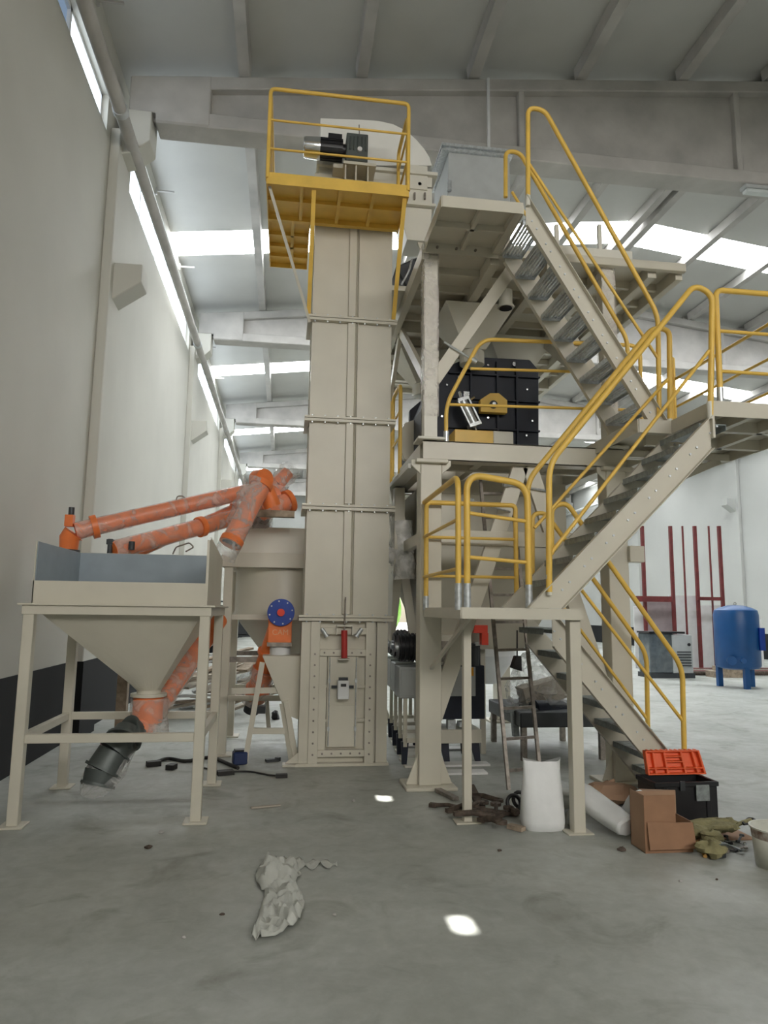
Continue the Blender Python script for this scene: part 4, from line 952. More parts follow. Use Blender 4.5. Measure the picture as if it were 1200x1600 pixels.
# second landing
y0 = 5.24
rail('guardrail', 'yellow guardrail at the right picture edge on the front of the second landing', [q(1127, 650, y0), q(1118, 453, y0), (4.58, y0, q(1118, 453, y0)[2]), (4.58, y0, L2+.06)], [(q(1122, 517, y0), (4.58, y0, q(1122, 517, y0)[2])), (q(1125, 580, y0), (4.58, y0, q(1125, 580, y0)[2]))], r=.024, rad=.07,
     socks=[(q(1127, 650, y0)[0], y0, L2+.05, L2+.2)])
xr = 4.55
rail('guardrail', 'yellow side guardrail of the second landing running back from the right edge', [(xr, 5.3, L2+.06), (xr, 5.3, 4.42), (xr, 7.66, 4.42), (xr, 7.66, L2+.06)], [((xr, 5.3, 3.75), (xr, 7.66, 3.75)), ((xr, 5.3, 4.08), (xr, 7.66, 4.08))], r=.018, rad=.08)
rail('guardrail', 'yellow guardrail along the rear of the second landing behind the handrails', [q(1056, 668, 7.6), q(1052, 560, 7.6), (4.5, 7.6, q(1052, 560, 7.6)[2]), (4.5, 7.6, L2+.06)], [(q(1052, 610, 7.6), (4.5, 7.6, q(1052, 610, 7.6)[2]))], r=.018, rad=.08)
# level 2 front
y0 = CYF-.03
rail('guardrail', 'yellow guardrail with slanted left end in front of the dark mixer', [q(697, 684, y0), q(697, 632, y0), q(752, 530, y0), q(1000, 540, y0), q(1003, 690, y0)], [(q(735, 576, y0), q(1000, 584, y0)), (q(700, 632, y0), q(1000, 641, y0))], r=.021, rad=.14, socks=[(q(697, 684, y0)[0], y0, L2, L2+.11)])

# ================================================================== LADDER
lad = thing('ladder', 'tall dark steel ladder leaning into the machine frame behind the first landing', 'ladder', (2.2, 6.6, 0))
A0, A1 = V((2.06, 6.62, .02)), P(750, 745, 7.15); B0, B1 = V((2.42, 6.62, .02)), P(795, 745, 7.15)
A0 = G(795, 1245); B0 = A0 + V((.36, .05, 0)); A0.z = B0.z = .02
A1 = V((A0.x-.02, 7.1, 3.0)); B1 = A1+V((.34, .02, 0))
A1 = P(750, 745, 7.2); B1 = P(797, 745, 7.2)
A0 = G(795, 1238); B0 = G(846, 1232); A0.z = B0.z = .02
build(MB().bar(A0, A1, .03, .04, (0, 1, 0)), 'side_rail', steel, lad); build(MB().bar(B0, B1, .03, .04, (0, 1, 0)), 'side_rail', steel, lad)
for i in range(11):
    t = (i+.6)/11.3; build(MB().bar(A0.lerp(A1, t), B0.lerp(B1, t), .025, .025), 'rung', steel, lad)
# electrical box on the right column
a, b = P(985, 878, 6.6), P(1004, 853, 6.6)
o = build(MB().box(a.x, b.x+.02, 6.6, 6.72, a.z, b.z), 'junction_box', cream, bevel=.006); tag(o, 'small cream box fixed to the right frame column under the middle staircase', 'box')

# ================================================================== UNDER THE MACHINE
# bagging machines in a row, going back between tower and column
def bagger(x, y, rz=0):
    r = thing('bagging_machine', 'bagging machine', 'machine', (x, y, 0))
    build(MB().box(x-.22, x+.06, y-.16, y+.16, .70, 1.03), 'control_box', greyp, r, bevel=.008)
    build(MB().box(x-.2, x+.04, y-.17, y-.16, .73, 1.0), 'box_door', greyp, r, bevel=.003)
    k = MB().tube([(x-.22, y-.02, 1.23), (x+.08, y-.02, 1.23)], .135, 24)
    for i in range(6): k.cyl((x-.2+i*.045, y-.02, 1.23), (x-.18+i*.045, y-.02, 1.23), .155, 24)
    build(k, 'motor', black, r, smooth=True)
    build(MB().cyl((x-.25, y-.02, 1.23), (x-.22, y-.02, 1.23), .05, 16), 'fan_hub', galv, r)
    for sx in (-.15, .1):
        build(MB().box(x+sx-.02, x+sx+.02, y-.15, y-.11, .2, .70), 'post', cream, r)
        build(MB().prism([(x+sx-.03, y-.14, .02), (x+sx+.02, y-.14, .02), (x+sx+.04, y-.14, .25), (x+sx-.04, y-.14, .25)], (0, .04, 0)), 'leg', navy, r)
    build(MB().box(x-.14, x+.14, y-.2, y+.1, .25, .30), 'bag_table', cream, r)
    build(MB().box(x-.16, x+.14, y-.2, y+.2, 0, .02), 'base_plate', creamw, r)
    return r
lb = ['nearest dark-motored bagging machine in the row beside the front column', 'second bagging machine in the row behind the front column', 'third bagging machine in the row, mostly behind its neighbour', 'farthest bagging machine in the row beside the tower']
b0 = bagger(1.45, 7.75); b0['label'] = lb[0]; b0['group'] = 'bagging machines in a row beside the tower'
for i, (x, y) in enumerate(((1.48, 8.27), (1.51, 8.80), (1.54, 9.35))): dup(b0, (x, y, 0), 0, lb[i+1])
# main packer with navy cabinet and grey panel
pk = thing('packing_machine', 'navy and cream packing machine with grey front panel and orange sticker under the first landing', 'machine', (1.95, 7.9, 0))
Y = 7.75
def bx(px0, py0, px1, py1, Yn, Yf, k=None): a, b = P(px0, py1, Yn), P(px1, py0, Yn); return (k or MB()).box(a.x, b.x, Yn, Yf, a.z, b.z)
build(bx(684, 1040, 757, 1124, Y, 8.3), 'cabinet', navy, pk, bevel=.006)
fp = build(bx(692, 1042, 743, 1088, Y-.02, Y), 'front_panel', greyp, pk, bevel=.003)
build(bx(733, 1043, 740, 1056, Y-.025, Y-.02), 'sticker', mat('orange_label', (.75, .33, .02), .5), fp)
build(bx(684, 992, 735, 1040, Y+.1, 8.3), 'frame_head', cream, pk, bevel=.006)
build(bx(690, 1002, 728, 1034, Y+.085, Y+.1), 'recess_panel', steel, pk)
build(bx(735, 1006, 750, 1040, Y+.05, 8.1).cyl(P(742, 1010, Y), P(742, 1040, Y), .05, 16), 'drive', darkgrey, pk, smooth=True)
build(bx(743, 1003, 751, 1009, Y-.02, Y+.05), 'bright_cap', chrome, pk)
build(bx(752, 985, 758, 1200, 8.2, 8.26).box(P(684, 1100, Y).x-.03, P(684, 1100, Y).x+.03, 8.0, 8.06, 0, 1.15), 'post', cream, pk)
build(bx(684, 1140, 752, 1162, Y-.05, Y+.4), 'bag_table', cream, pk, bevel=.004)
k = bx(700, 1125, 712, 1140, Y, Y+.1); bx(718, 1128, 732, 1136, Y-.02, Y+.1, k); build(k, 'clamp', galv, pk)
for px in (694, 742):
    a = P(px, 1160, Y); build(MB().prism([(a.x-.05, Y, a.z), (a.x+.05, Y, a.z), (a.x+.06, Y-.02, 0.0), (a.x+.01, Y-.02, 0.0)], (0, .05, 0)), 'leg', navy, pk)
    build(MB().prism([(a.x-.05, Y+.45, a.z), (a.x+.05, Y+.45, a.z), (a.x+.03, Y+.45, 0.0), (a.x-.03, Y+.45, 0.0)], (0, .05, 0)), 'leg', navy, pk)
o = thing('fork_bracket', 'bright red angled bracket behind the packing machine', 'bracket', P(752, 990, 7.72)-V((0, 0, .1)))
build(bx(741, 977, 762, 989, 7.68, 7.78), 'bracket_arm', redbright, o); build(bx(753, 989, 763, 1008, 7.68, 7.78), 'bracket_leg', redbright, o)
for i, (a, b, w_) in enumerate(((683, 752, 1172), (683, 766, 1197), (683, 762, 1210))):  # base plates with the sunlight on them put into their colour
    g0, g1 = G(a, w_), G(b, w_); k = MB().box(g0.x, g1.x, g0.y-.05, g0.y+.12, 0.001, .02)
    tag(build(k, 'floor_plate', sunplate), ['pale flat plate on the floor farthest under the packing machine', 'pale flat plate on the floor between the column and the ladder', 'pale flat plate nearest the front column foot'][i], 'plate')
# table with wrapped goods
tb = thing('work_table', 'low grey work table behind the ladder loaded with wrapped goods', 'table', (3.1, 8.4, 0))
a, b = G(892, 1190), G(786, 1150)
tx_0, tx_1, ty_0, ty_1 = P(790, 1155, 8.3).x, P(895, 1155, 7.9).x+.35, 7.75, 9.0
build(MB().box(tx_0, tx_1, ty_0, ty_1, .36, .52), 'tabletop', darkgrey, tb, bevel=.01)
for x in (tx_0+.05, tx_1-.05):
    for y in (ty_0+.05, ty_1-.05): build(MB().box(x-.03, x+.03, y-.03, y+.03, 0, .36), 'leg', steel, tb)
def lump(k, c, sx, sy, sz, seed, amp=.25, flat=True, n=18, m_=9, sc=.9):
    c = V(c); rg = []
    for a in range(m_+1):
        th = PI*a/m_; rg.append([c+V((math.sin(th)*math.cos(2*PI*j/n)*sx, math.sin(th)*math.sin(2*PI*j/n)*sy, max(-math.cos(th), -.65 if flat else -1)*sz))*1.0 + V((sx, sy, sz*(a > 1)))*.0 + V((math.sin(th)*math.cos(2*PI*j/n)*sx, math.sin(th)*math.sin(2*PI*j/n)*sy, -math.cos(th)*sz*.6))*amp*noise.noise(V((math.cos(2*PI*j/n)*1.6*sc+seed, math.sin(2*PI*j/n)*1.6*sc, a*.6*sc+seed))) for j in range(n)])
    return k.loft(rg)
k = lump(MB(), (tx_0+.72, 8.35, .80), .68, .55, .42, 3, .45)
o = build(k, 'wrapped_bundle', filmh, smooth=True); tag(o, 'bulky machine part wrapped in milky plastic film on the low table', 'bundle')
c = P(855, 1112, 8.1); k = MB().cyl(c+V((-.18, -.05, .02)), c+V((.2, .05, 0)), .12, 22).cyl(c+V((-.22, -.06, .02)), c+V((-.18, -.05, .02)), .05, 14)
build(k, 'motor', navy, o, smooth=True)
build(MB().bar(P(790, 1108, 8), P(842, 1112, 8), .07, .07).bar(P(803, 1112, 8), P(806, 1150, 8), .07, .07), 'steel_profile', galvd, o)
k = MB().bar(P(815, 1090, 8.6), P(882, 1070, 8.6), .3, .25); build(k, 'carton', dust, o)
c = P(816, 1037, 7.0); k = MB().bar(P(813, 1048, 7), P(810, 1030, 7), .1, .1); 
o = thing('hanging_grinder', 'small black tool hanging beside the ladder', 'tool', P(808, 1048, 7.1)-V((0, 0, .05)))
build(MB().prism([P(801, 1040, 7.1), P(806, 1025, 7.1), P(815, 1025, 7.1), P(816, 1049, 7.1), P(800, 1044, 7.1)], (0, .08, 0)), 'body', black, o, bevel=.005)
build(MB().cyl(P(808, 1026, 7.12), P(808, 985, 7.14), .008, 8), 'cord', black, o)

# ================================================================== FLOOR CLUTTER, FRONT RIGHT
def sack(label, c, w_, d_, h, rz, lean=0, seed=0, ma=sackm, group=None, pinch=.35):
    c = V(c); k = MB(); rg = []; n = 28; M = Matrix.Rotation(rz, 3, 'Z') @ Matrix.Rotation(lean, 3, 'X')
    prof_ = [(0, .0), (0, .55), (.0, .9), (.03, 1.0), (.12, 1.06), (.3, 1.05), (.5, 1.0), (.7, .96), (.86, .93), (.95, .94), (1.0, .96)]
    for i, (hz, s_) in enumerate(prof_):
        ring = []
        for j in range(n):
            t = 2*PI*j/n; cx, sy = math.cos(t), math.sin(t)
            ex = .6; px = math.copysign(abs(cx)**ex, cx)*w_/2*s_; dp = d_/2*s_*(1-(1-pinch)*hz**1.6); py = math.copysign(abs(sy)**ex, sy)*dp
            f = 1+.05*noise.noise(V((cx*1.5+seed, sy*1.5, hz*3+seed))); py += .03*d_*3*noise.noise(V((cx*3+hz*2.5+seed, sy, hz*2)))*min(1, hz*3)
            zz = h*hz + ((.07*h*(abs(cx)**3) - .03*h + .03*h*noise.noise(V((cx*2, sy*2, seed+5)))) if hz > .92 else 0)
            ring.append(c + M @ V((px*f, py*f, zz)))
        rg.append(ring)
    k.loft(rg); mn = min(v.z for v in k.v); k.v = [v-V((0, 0, mn-c.z)) for v in k.v]
    o = build(k, 'sack', ma, smooth=True); tag(o, label, 'sack', group); return o
a, b = G(824, 1296), G(886, 1303)
sack('large upright white woven sack beside the landing leg', ((a.x+b.x)/2, 5.42, 0), .31, .22, .50, -.1, 0, 1, pinch=.12)
# lying sack
def lying(label, p0, p1, r, seed, ma=sackm, flat=.75):
    p0, p1 = V(p0), V(p1); d = p1-p0; u = d.normalized(); s_ = V((0, 0, 1)).cross(u).normalized(); up = u.cross(s_); k = MB(); rg = []; n = 24
    for i, (t, sc_) in enumerate(((0, .15), (.0, .7), (.06, .92), (.15, 1.02), (.35, 1.04), (.55, 1.0), (.75, 1.0), (.9, .95), (.96, .9), (1, .8), (1.0, .1))):
        rg.append([p0+d*t+(s_*math.cos(2*PI*j/n)*r+up*math.sin(2*PI*j/n)*r*flat)*sc_*(1+.22*noise.noise(V((math.cos(2*PI*j/n)*1.3+seed, math.sin(2*PI*j/n)*1.3, i*.55)))) for j in range(n)])
    k.loft(rg); mn = min(v.z for v in k.v); 
    if mn < .002: k.v = [v-V((0, 0, mn-.002)) for v in k.v]
    o = build(k, 'sack', ma, smooth=True); tag(o, label, 'sack'); return o
lying('white sack lying slanted between the landing leg and the cardboard box', (2.30, 5.50, .25), (2.50, 5.06, .09), .105, 4)
sack('crumpled white sack leaning against the back of the cardboard box', G(982, 1292)+V((.02, 0, 0)), .2, .16, .26, .5, .35, 7, pinch=.5)
o = lying('dull greyish white sack low beyond the landing leg', (2.08, 5.75, .13), (2.42, 5.85, .1), .11, 9, sheetm)
o = lying('small flat grey sack on the floor right behind the upright sack', (2.2, 5.45, .05), (2.32, 5.4, .05), .07, 12, sheetm)
k = lump(MB(), (2.80, 6.0, .09), .22, .13, .10, 6, .8); tag(build(k, 'crumpled_paper', cardin, smooth=True), 'crumpled brown packing paper at the foot of the lowest stairs', 'paper')
# cardboard box lying open
cb_ = thing('cardboard_box', 'open brown cardboard box on the floor in front of the black toolbox', 'box', (2.67, 4.93, 0))
a, b = G(1003, 1330), G(1088, 1338)
cx0, cx1, cy0 = a.x+.0, b.x+.03, 4.80
ztop = P(1045, 1242, cy0).z; T = .006
k = MB().box(cx0, cx0+T, cy0, cy0+.2, 0, ztop).box(cx0, cx1, cy0+.2-T, cy0+.2, 0, ztop-.02).box(cx0, cx1, cy0, cy0+.2, 0, T).box(cx1-T, cx1, cy0, cy0+.2, 0, .2)
build(k, 'box_body', cardin, cb_)
k = MB().box(cx0, cx0+.23, cy0-T, cy0, .19, ztop).box(cx0, cx1, cy0-T, cy0, 0, .19); build(k, 'front_panel', card, cb_)
k = MB().prism([(cx0+.015, cy0-.010, .205), (cx1+.0, cy0-.010, .195), (cx1+.01, cy0-.03, .03), (cx0+.02, cy0-.03, .03)], (0, -.006, 0)); build(k, 'flap', card, cb_)
k = MB().prism([(cx0+.1, cy0+.2, ztop-.02), (cx1, cy0+.2, ztop-.02), (cx1+.06, cy0+.34, ztop-.1), (cx0+.12, cy0+.3, ztop-.03)], (0, .006, 0)); build(k, 'flap', cardin, cb_)
# toolbox, open, orange lid
tbx = thing('toolbox', 'black plastic toolbox with its orange lid open beside the stair foot', 'toolbox', (3.3, 5.8, 0))
y0, y1 = 5.40, 5.68; x0, x1 = P(1024, 1240, y0).x, P(1121, 1240, y0).x; hz = P(1070, 1222, y0).z
k = MB().box(x0, x1, y0, y0+.012, .0, hz).box(x0, x1, y1-.012, y1, 0, hz).box(x0, x0+.012, y0, y1, 0, hz).box(x1-.012, x1, y0, y1, 0, hz).box(x0, x1, y0, y1, 0, .012)
k.box(x0-.01, x1+.01, y0-.012, y0, hz-.035, hz).box(x0-.01, x1+.01, y1, y1+.01, hz-.035, hz).box(x1, x1+.012, y0-.01, y1+.01, hz-.035, hz).box(x0-.012, x0, y0-.01, y1+.01, hz-.035, hz)
for x in (x0+.06, x1-.1): k.box(x, x+.04, y0-.01, y0, .02, hz-.04)
build(k, 'tub', black, tbx, bevel=.004)
build(MB().box(x1-.19, x1-.08, y0-.022, y0-.012, hz-.14, hz-.02), 'latch', galvd, tbx); build(MB().box(x0+.2, x0+.24, y0-.022, y0-.012, hz-.06, hz+.01), 'latch', darkgrey, tbx)
build(MB().box(x0+.02, x1-.02, y0+.05, y1-.05, hz-.08, hz-.06), 'tray', darkgrey, tbx)
zl = P(1055, 1174, y1).z; lw0, lw1 = P(1010, 1200, y1).x-.005, P(1098, 1200, y1).x+.01
def lz(u, v, o=0): # u across, v up on the leaning lid
    s_ = .94+.06*(1-v)
    return V((lw0+(lw1-lw0)*(.5+(u-.5)*s_), y1-.02+v*.07-o, hz+.0+(zl-hz)*v))
def lidp(k, u0, u1, v0, v1, o0, o1): return k.hexa([lz(u0, v0, o1), lz(u1, v0, o1), lz(u1, v0, o0), lz(u0, v0, o0), lz(u0, v1, o1), lz(u1, v1, o1), lz(u1, v1, o0), lz(u0, v1, o0)])
k = MB(); lidp(k, 0, 1, 0, 1, -.03, -.02)
for u0, u1 in ((0, .035), (.965, 1)): lidp(k, u0, u1, 0, 1, -.03, .02)
for v0, v1 in ((0, .06), (.94, 1), (.24, .29)): lidp(k, 0, 1, v0, v1, -.03, .02)
for u in (.13, .33, .64, .85): lidp(k, u, u+.035, 0, 1, -.03, .015)
lidp(k, .33, .66, .5, .56, -.03, .015); lidp(k, .33, .66, .72, .77, -.03, .015)
for i in range(11): lidp(k, .04+i*.088, .08+i*.088, 1, 1.035, -.02, .01)
lidm = mat('orange_lid_plastic', (.80, .115, .025), .45, var=.08)
build(k, 'lid', lidm, tbx, bevel=.003, label='open orange ribbed lid')
# olive cloth / gloves, hand tools, small grey box
k = MB(); p0 = G(1090, 1300)
for i, (px, py, s1, s2) in enumerate(((1110, 1288, .24, .10), (1085, 1296, .08, .07), (1135, 1286, .10, .06), (1112, 1305, .08, .06))):
    lump(k, G(px, py, .10)+V((0, 0, -.01)), s1, s2, .045, i+2, .6, False)
k.tube(fillet([G(1150, 1290, .08), G(1160, 1285, .1), G(1176, 1280, .1)], .03), .014, 10)
gl_ = build(k, 'work_cloth', olive, smooth=True); tag(gl_, 'olive green work cloth draped over the tools right of the cardboard box', 'cloth')
build(MB().tube(fillet([G(1160, 1286, .10), G(1170, 1278, .11), G(1180, 1280, .11), G(1176, 1286, .1), G(1162, 1288, .1)], .02), .008, 8), 'cord_end', black, gl_, smooth=True)
k = lump(MB(), G(1112, 1325, .06), .09, .07, .06, 15, .8); tag(build(k, 'work_glove', olive, smooth=True), 'small olive glove bunched behind the little grey box', 'glove')
k = MB().box(2.98, 3.45, 5.0, 5.3, .0, .012); tag(build(k, 'cardboard_sheet', cardin), 'flat cardboard sheet under the olive cloth', 'cardboard')
g = G(1126, 1343); o = thing('grey_box', 'little dark grey box on the floor right of the yellow tool handle', 'box', g)
build(MB().cbox(g+V((0, .05, .045)), .095, .09, .085, .15), 'body', darkgrey, o, bevel=.005); build(MB().cbox(g+V((0, .05, .09)), .1, .095, .012, .15), 'lid', greygear, o, bevel=.003)
g0, g1 = G(1090, 1315, .03), G(1102, 1338, .01); o = thing('hand_tool', 'hand tool with yellow wooden handle leaning at the cardboard box corner', 'tool', g1)
build(MB().tube([g0, g1], .013, 12), 'handle', mat('varnished_handle', (.62, .36, .10), .4), o, smooth=True); build(MB().cyl(g0, g0+(g0-g1)*.6, .007, 8), 'shaft', steel, o)
tools = [(1128, 1318, .13, .3, darkgrey), (1143, 1322, .16, 1.9, galvd), (1138, 1312, .14, 1.2, black), (1152, 1326, .13, .1, steel), (1148, 1316, .12, 2.6, chrome), (1156, 1310, .15, .8, darkgrey), (1135, 1328, .12, 2.9, black), (1120, 1326, .14, 2.3, steel)]
for i, (px, py, ln, an, ma) in enumerate(tools):
    g = G(px, py, .012+.012*(i % 3)); d = V((math.cos(an), math.sin(an), .05))*ln/2
    k = MB().bar(g-d, g+d, .012, .008).cyl(g+d-V((0, 0, .006)), g+d+V((0, 0, .006)), .018, 6).cyl(g-d*1.05-V((0, 0, .006)), g-d*.95+V((0, 0, .006)), .015, 8)
    o = build(k, 'spanner', ma); tag(o, ('dark metal spanner', 'weathered grey spanner', 'black spanner', 'short dull spanner', 'shiny chrome spanner', 'dark grey spanner', 'black short spanner', 'dull brown steel spanner')[i]+' in the heap beside the bucket, '+('left end', 'middle front', 'back left', 'right front', 'right of the middle', 'back right near the bucket rim', 'front by the grey box', 'nearest the yellow tool handle')[i], 'tool', 'heap of hand tools beside the bucket')
# bucket
g = V((3.24, 4.46, 0)); bt = thing('paint_bucket', 'dirty whitish plastic bucket spattered around its rim at the right edge', 'bucket', g)
hb = .245; k = MB().tube([g+V((0, 0, .005)), g+V((0, 0, hb))], .135, 40, False, .155); 
build(k, 'bucket_body', bmat, bt, smooth=True, solid=.004)
build(MB().cyl(g, g+V((0, 0, .006)), .136, 36), 'bottom', bmat, bt); k = MB()
k.tube([g+V((0, 0, hb-.06)), g+V((0, 0, hb-.005))], .153, 40, False, .158); build(k, 'spattered_band', rootm, bt, smooth=True, label='paint-spattered upper band')
rgs = []; 
for rr, z in ((.155, hb-.004), (.166, hb-.004), (.168, hb+.006), (.155, hb+.006), (.155, hb-.004)): rgs.append([g+V((math.cos(2*PI*j/40)*rr, math.sin(2*PI*j/40)*rr, z)) for j in range(40)])
build(MB().loft(rgs, caps=False), 'rim', bmat, bt, smooth=True); build(MB().cyl(g+V((0, 0, .17)), g+V((0, 0, .175)), .145, 36), 'contents', dust, bt)
k = MB(); rows = []
for j in range(9): t = math.radians(-120+j*8); rows.append([g+V((math.cos(t)*.1425, math.sin(t)*.1425, .035)), g+V((math.cos(t)*.1545, math.sin(t)*.1545, .17))])
lbm = mat('bucket_label', (.60, .59, .50), .5)
lb_ = build(MB().grid(rows), 'label_sheet', lbm, bt, smooth=True, solid=.001)
# heap of steel feet and chain left of the upright sack
hp_l = [(700, 1258, .26, -.5), (722, 1262, .22, .2), (745, 1255, .28, .9), (760, 1268, .24, -.2), (775, 1262, .2, 1.3), (740, 1272, .26, .1), (790, 1272, .2, .6), (768, 1282, .18, -.9), (800, 1262, .16, 1.6), (755, 1245, .3, -.8)]
for i, (px, py, ln, an) in enumerate(hp_l):
    g = G(px, py, .03+.025*(i % 3)); d = V((math.cos(an), math.sin(an), .12*math.sin(i*2.1)))*ln/2
    k = MB().tube([g-d, g+V((0, 0, .015)), g+d], .022 if i % 2 else .016, 10); k.cyl(g+d-V((0, 0, .01)), g+d+V((0, 0, .012)), .045, 12); k.cbox(g-d, .06, .05, .03, an)
    mn = min(v.z for v in k.v); k.v = [v-V((0, 0, mn-.002-.02*(i % 3))) for v in k.v]
    o = build(k, 'steel_clamp', rust, smooth=True); tag(o, 'rusty clamp '+('at the left end of the heap', 'lying left of the middle of the heap', 'sticking up at the back of the heap', 'in the middle of the heap', 'right of the landing leg, thin', 'at the front left of the heap', 'right end of the heap near the sack', 'lowest and frontmost in the heap', 'touching the upright white sack', 'farthest back on top of the heap')[i]+' under the landing', 'clamp', 'rusty clamps heaped by the landing legs')
for i, (px, py) in enumerate(((803, 1255), (812, 1250))):
    g = G(px, py, .07); k = MB(); k.tube([g+V((math.cos(t*PI/10)*.055, math.sin(t*PI/10)*.02, math.sin(t*PI/10)*.055)) for t in range(21)], .016, 8)
    mn = min(v.z for v in k.v); k.v = [v-V((0, 0, mn-.003)) for v in k.v]
    tag(build(k, 'rubber_ring', black, smooth=True), ['black ring standing behind the rusty clamps', 'black ring touching the left side of the upright sack'][i], 'ring')
for i, (p0, p1, w_) in enumerate((((684, 1234), (712, 1248), .06), ((752, 1262), (735, 1228), .07), ((795, 1290), (818, 1296), .06))):
    a, b = G(*p0, .02), G(*p1, .02); o = build(MB().bar(a, b, w_, .03), 'steel_offcut', [steel, rust, woodm][i]); tag(o, ['flat grey steel offcut pointing at the front column foot', 'channel offcut lying over the heap of rusty clamps', 'short brown offcut in front of the heap by the upright sack'][i], 'offcut')
a, b = G(824, 1332+0, .01), G(838, 1308, .03); 
# ---- plastic sheet lying on the floor, front
rows_px = [(1345, 428, 452), (1352, 410, 462), (1360, 402, 470), (1372, 398, 468), (1385, 402, 458), (1395, 413, 462), (1405, 412, 474), (1418, 408, 476), (1430, 405, 472), (1444, 402, 466), (1455, 398, 450), (1464, 394, 438), (1472, 392, 408)]
rows = []
fine_ = []
for i in range(len(rows_px)-1):
    for s_ in range(4):
        t = s_/4; fine_.append(tuple(rows_px[i][c]*(1-t)+rows_px[i+1][c]*t for c in range(3)))
fine_.append(rows_px[-1])
for i, (y, xl, xr) in enumerate(fine_):
    r_ = []
    xl += 4*noise.noise(V((i*.5, 1, 0))); xr += 5*noise.noise(V((i*.5, 4, 0)))
    for j in range(25):
        g = G(xl+(xr-xl)*j/24, y); e = min(j, 24-j)/3.0; e = min(1, e)
        h = abs(noise.noise(V((g.x*8, g.y*8, 0))))*.12 + abs(noise.noise(V((g.x*22, g.y*22, 3))))*.05
        g.z = .004 + h*(.35+.65*e) ; r_.append(g)
    rows.append(r_)
ps = build(MB().grid(rows), 'plastic_sheet', sheetm, smooth=True, solid=.002); tag(ps, 'crumpled pale dusty sheet lying flat on the open floor in front', 'sheet')
k = MB(); rows = []
for i in range(24):
    px = 440+i*3.8; cyy = 1352+2*math.sin(i*.7); hw = 7+4*math.sin(i*1.1)-(i*.15); rows.append([G(px, cyy-hw+j*2*hw/6)+V((0, 0, .004+.03*abs(noise.noise(V((i*.5, j*.6, 9)))))) for j in range(7)])
build(MB().grid(rows), 'trailing_strip', sheetm, ps, smooth=True, solid=.002)
# small debris on the floor
for i, (px, py, s_) in enumerate(((252, 1302, .02), (232, 1326, .025), (287, 1466, .012), (347, 1430, .012), (523, 1431, .012), (780, 1330, .014), (1063, 1378, .012), (972, 1330, .03), (552, 1252, .015), (1120, 1375, .01))):
    g = G(px, py); o = build(lump(MB(), g+V((0, 0, s_*.4)), s_, s_*.7, s_*.6, i, .6, n=8, m_=5), 'pebble', rust if i % 2 else concrete, smooth=True); tag(o, ('dark crumb of rubble just in front of the hopper, smaller', 'brown crumb of rubble in front of the hopper, biggest', 'tiny crumb on the open floor at lower left', 'tiny dark crumb left of the crumpled sheet', 'tiny crumb right of the crumpled sheet', 'small dark crumb in front of the landing legs', 'tiny crumb in front of the grey box', 'dark crumb before the slanted white sack', 'pale crumb in front of the elevator base', 'tiny dark crumb below the bucket')[i], 'rubble', 'crumbs scattered over the floor')
a, b = G(392, 1262, .01), G(438, 1258, .01); tag(build(MB().bar(a, b, .03, .012), 'wood_chip', dust), 'thin pale strip on the floor between hopper and tower', 'strip')

# ---- cables on the floor left
k = MB().tube(fillet([G(232, 1195, .02), G(262, 1184, .02), G(290, 1190, .02), G(330, 1182, .02), G(372, 1200, .02)], .1), .018, 10)
k.cbox(G(240, 1193, .025), .14, .08, .05, .4).cbox(G(268, 1198, .025), .1, .08, .05, 1.2)
cb1 = build(k, 'power_cable', rubber, smooth=True); tag(cb1, 'thick black cable on the floor behind the front hopper leading to a blue plug', 'cable')
k = MB().tube(fillet([G(310, 1198, .012), G(345, 1206, .012), G(390, 1205, .012), G(425, 1212, .012), G(446, 1212, .012)], .1), .009, 8).cbox(G(440, 1212, .02), .11, .05, .035, .1).cbox(G(352, 1207, .02), .16, .1, .04, .3)
tag(build(k, 'extension_lead', rubber, smooth=True), 'thinner black lead ending near the tower foot', 'cable')
g = G(374, 1196); o = thing('plug_box', 'dark blue plug box on the floor between hopper and tower', 'plug', g)
build(MB().cbox(g+V((0, .05, .07)), .15, .13, .13, .2), 'body', mat('blue_plug', (.015, .03, .10), .45), o, bevel=.012); build(MB().cbox(g+V((0, .05, .145)), .12, .1, .02, .2), 'lid', black, o, bevel=.004)
g = G(425, 1190); tag(build(MB().cbox(g+V((0, 0, .015)), .14, .07, .03, .3).cbox(g+V((.06, .02, .02)), .05, .05, .04, .9), 'clamp_jaw', darkgrey, bevel=.004), 'small dark clamp lying left of the tower foot', 'clamp')
g = G(430, 1124); tag(build(lump(MB(), g+V((0, 0, .05)), .06, .08, .08, 30, .4), 'black_cap', black, smooth=True), 'little black cap on the bright floor behind the trestle', 'cap')

# ================================================================== BACKGROUND LEFT (seen through the hopper legs)
BL = [c+' board '+p+', scrap pile behind the hopper' for c, p in zip(('weathered brown', 'dusty beige', 'whitish', 'pale beige')*8,
      [q_+r_ for q_ in ('lowest at the left end', 'lowest in the middle', 'halfway up on the left', 'halfway up on the right', 'on top at the left end', 'on top near the right end', 'at the near edge', 'at the far edge') for r_ in ('', ', tilted', ', lying flat', ', half buried')])]
random.seed(3)
for i in range(30):
    y = random.uniform(10.6, 13.5); x = random.uniform(-1.65, -.35); z = .02+.075*(i % 11); L_ = random.uniform(.7, 1.3); an = random.uniform(.1, 1.3)
    d = V((math.cos(an), math.sin(an), random.uniform(-.05, .32)))*L_/2; c = V((x, y, z+.12))
    k = MB().bar(c-d, c+d, random.uniform(.08, .2), .035); mn = min(v.z for v in k.v); k.v = [v-V((0, 0, mn-.002-z)) for v in k.v]
    tag(build(k, 'board', (woodm, dust, whitep, dust)[i % 4]), BL[i], 'board', 'boards in the scrap pile behind the hopper')
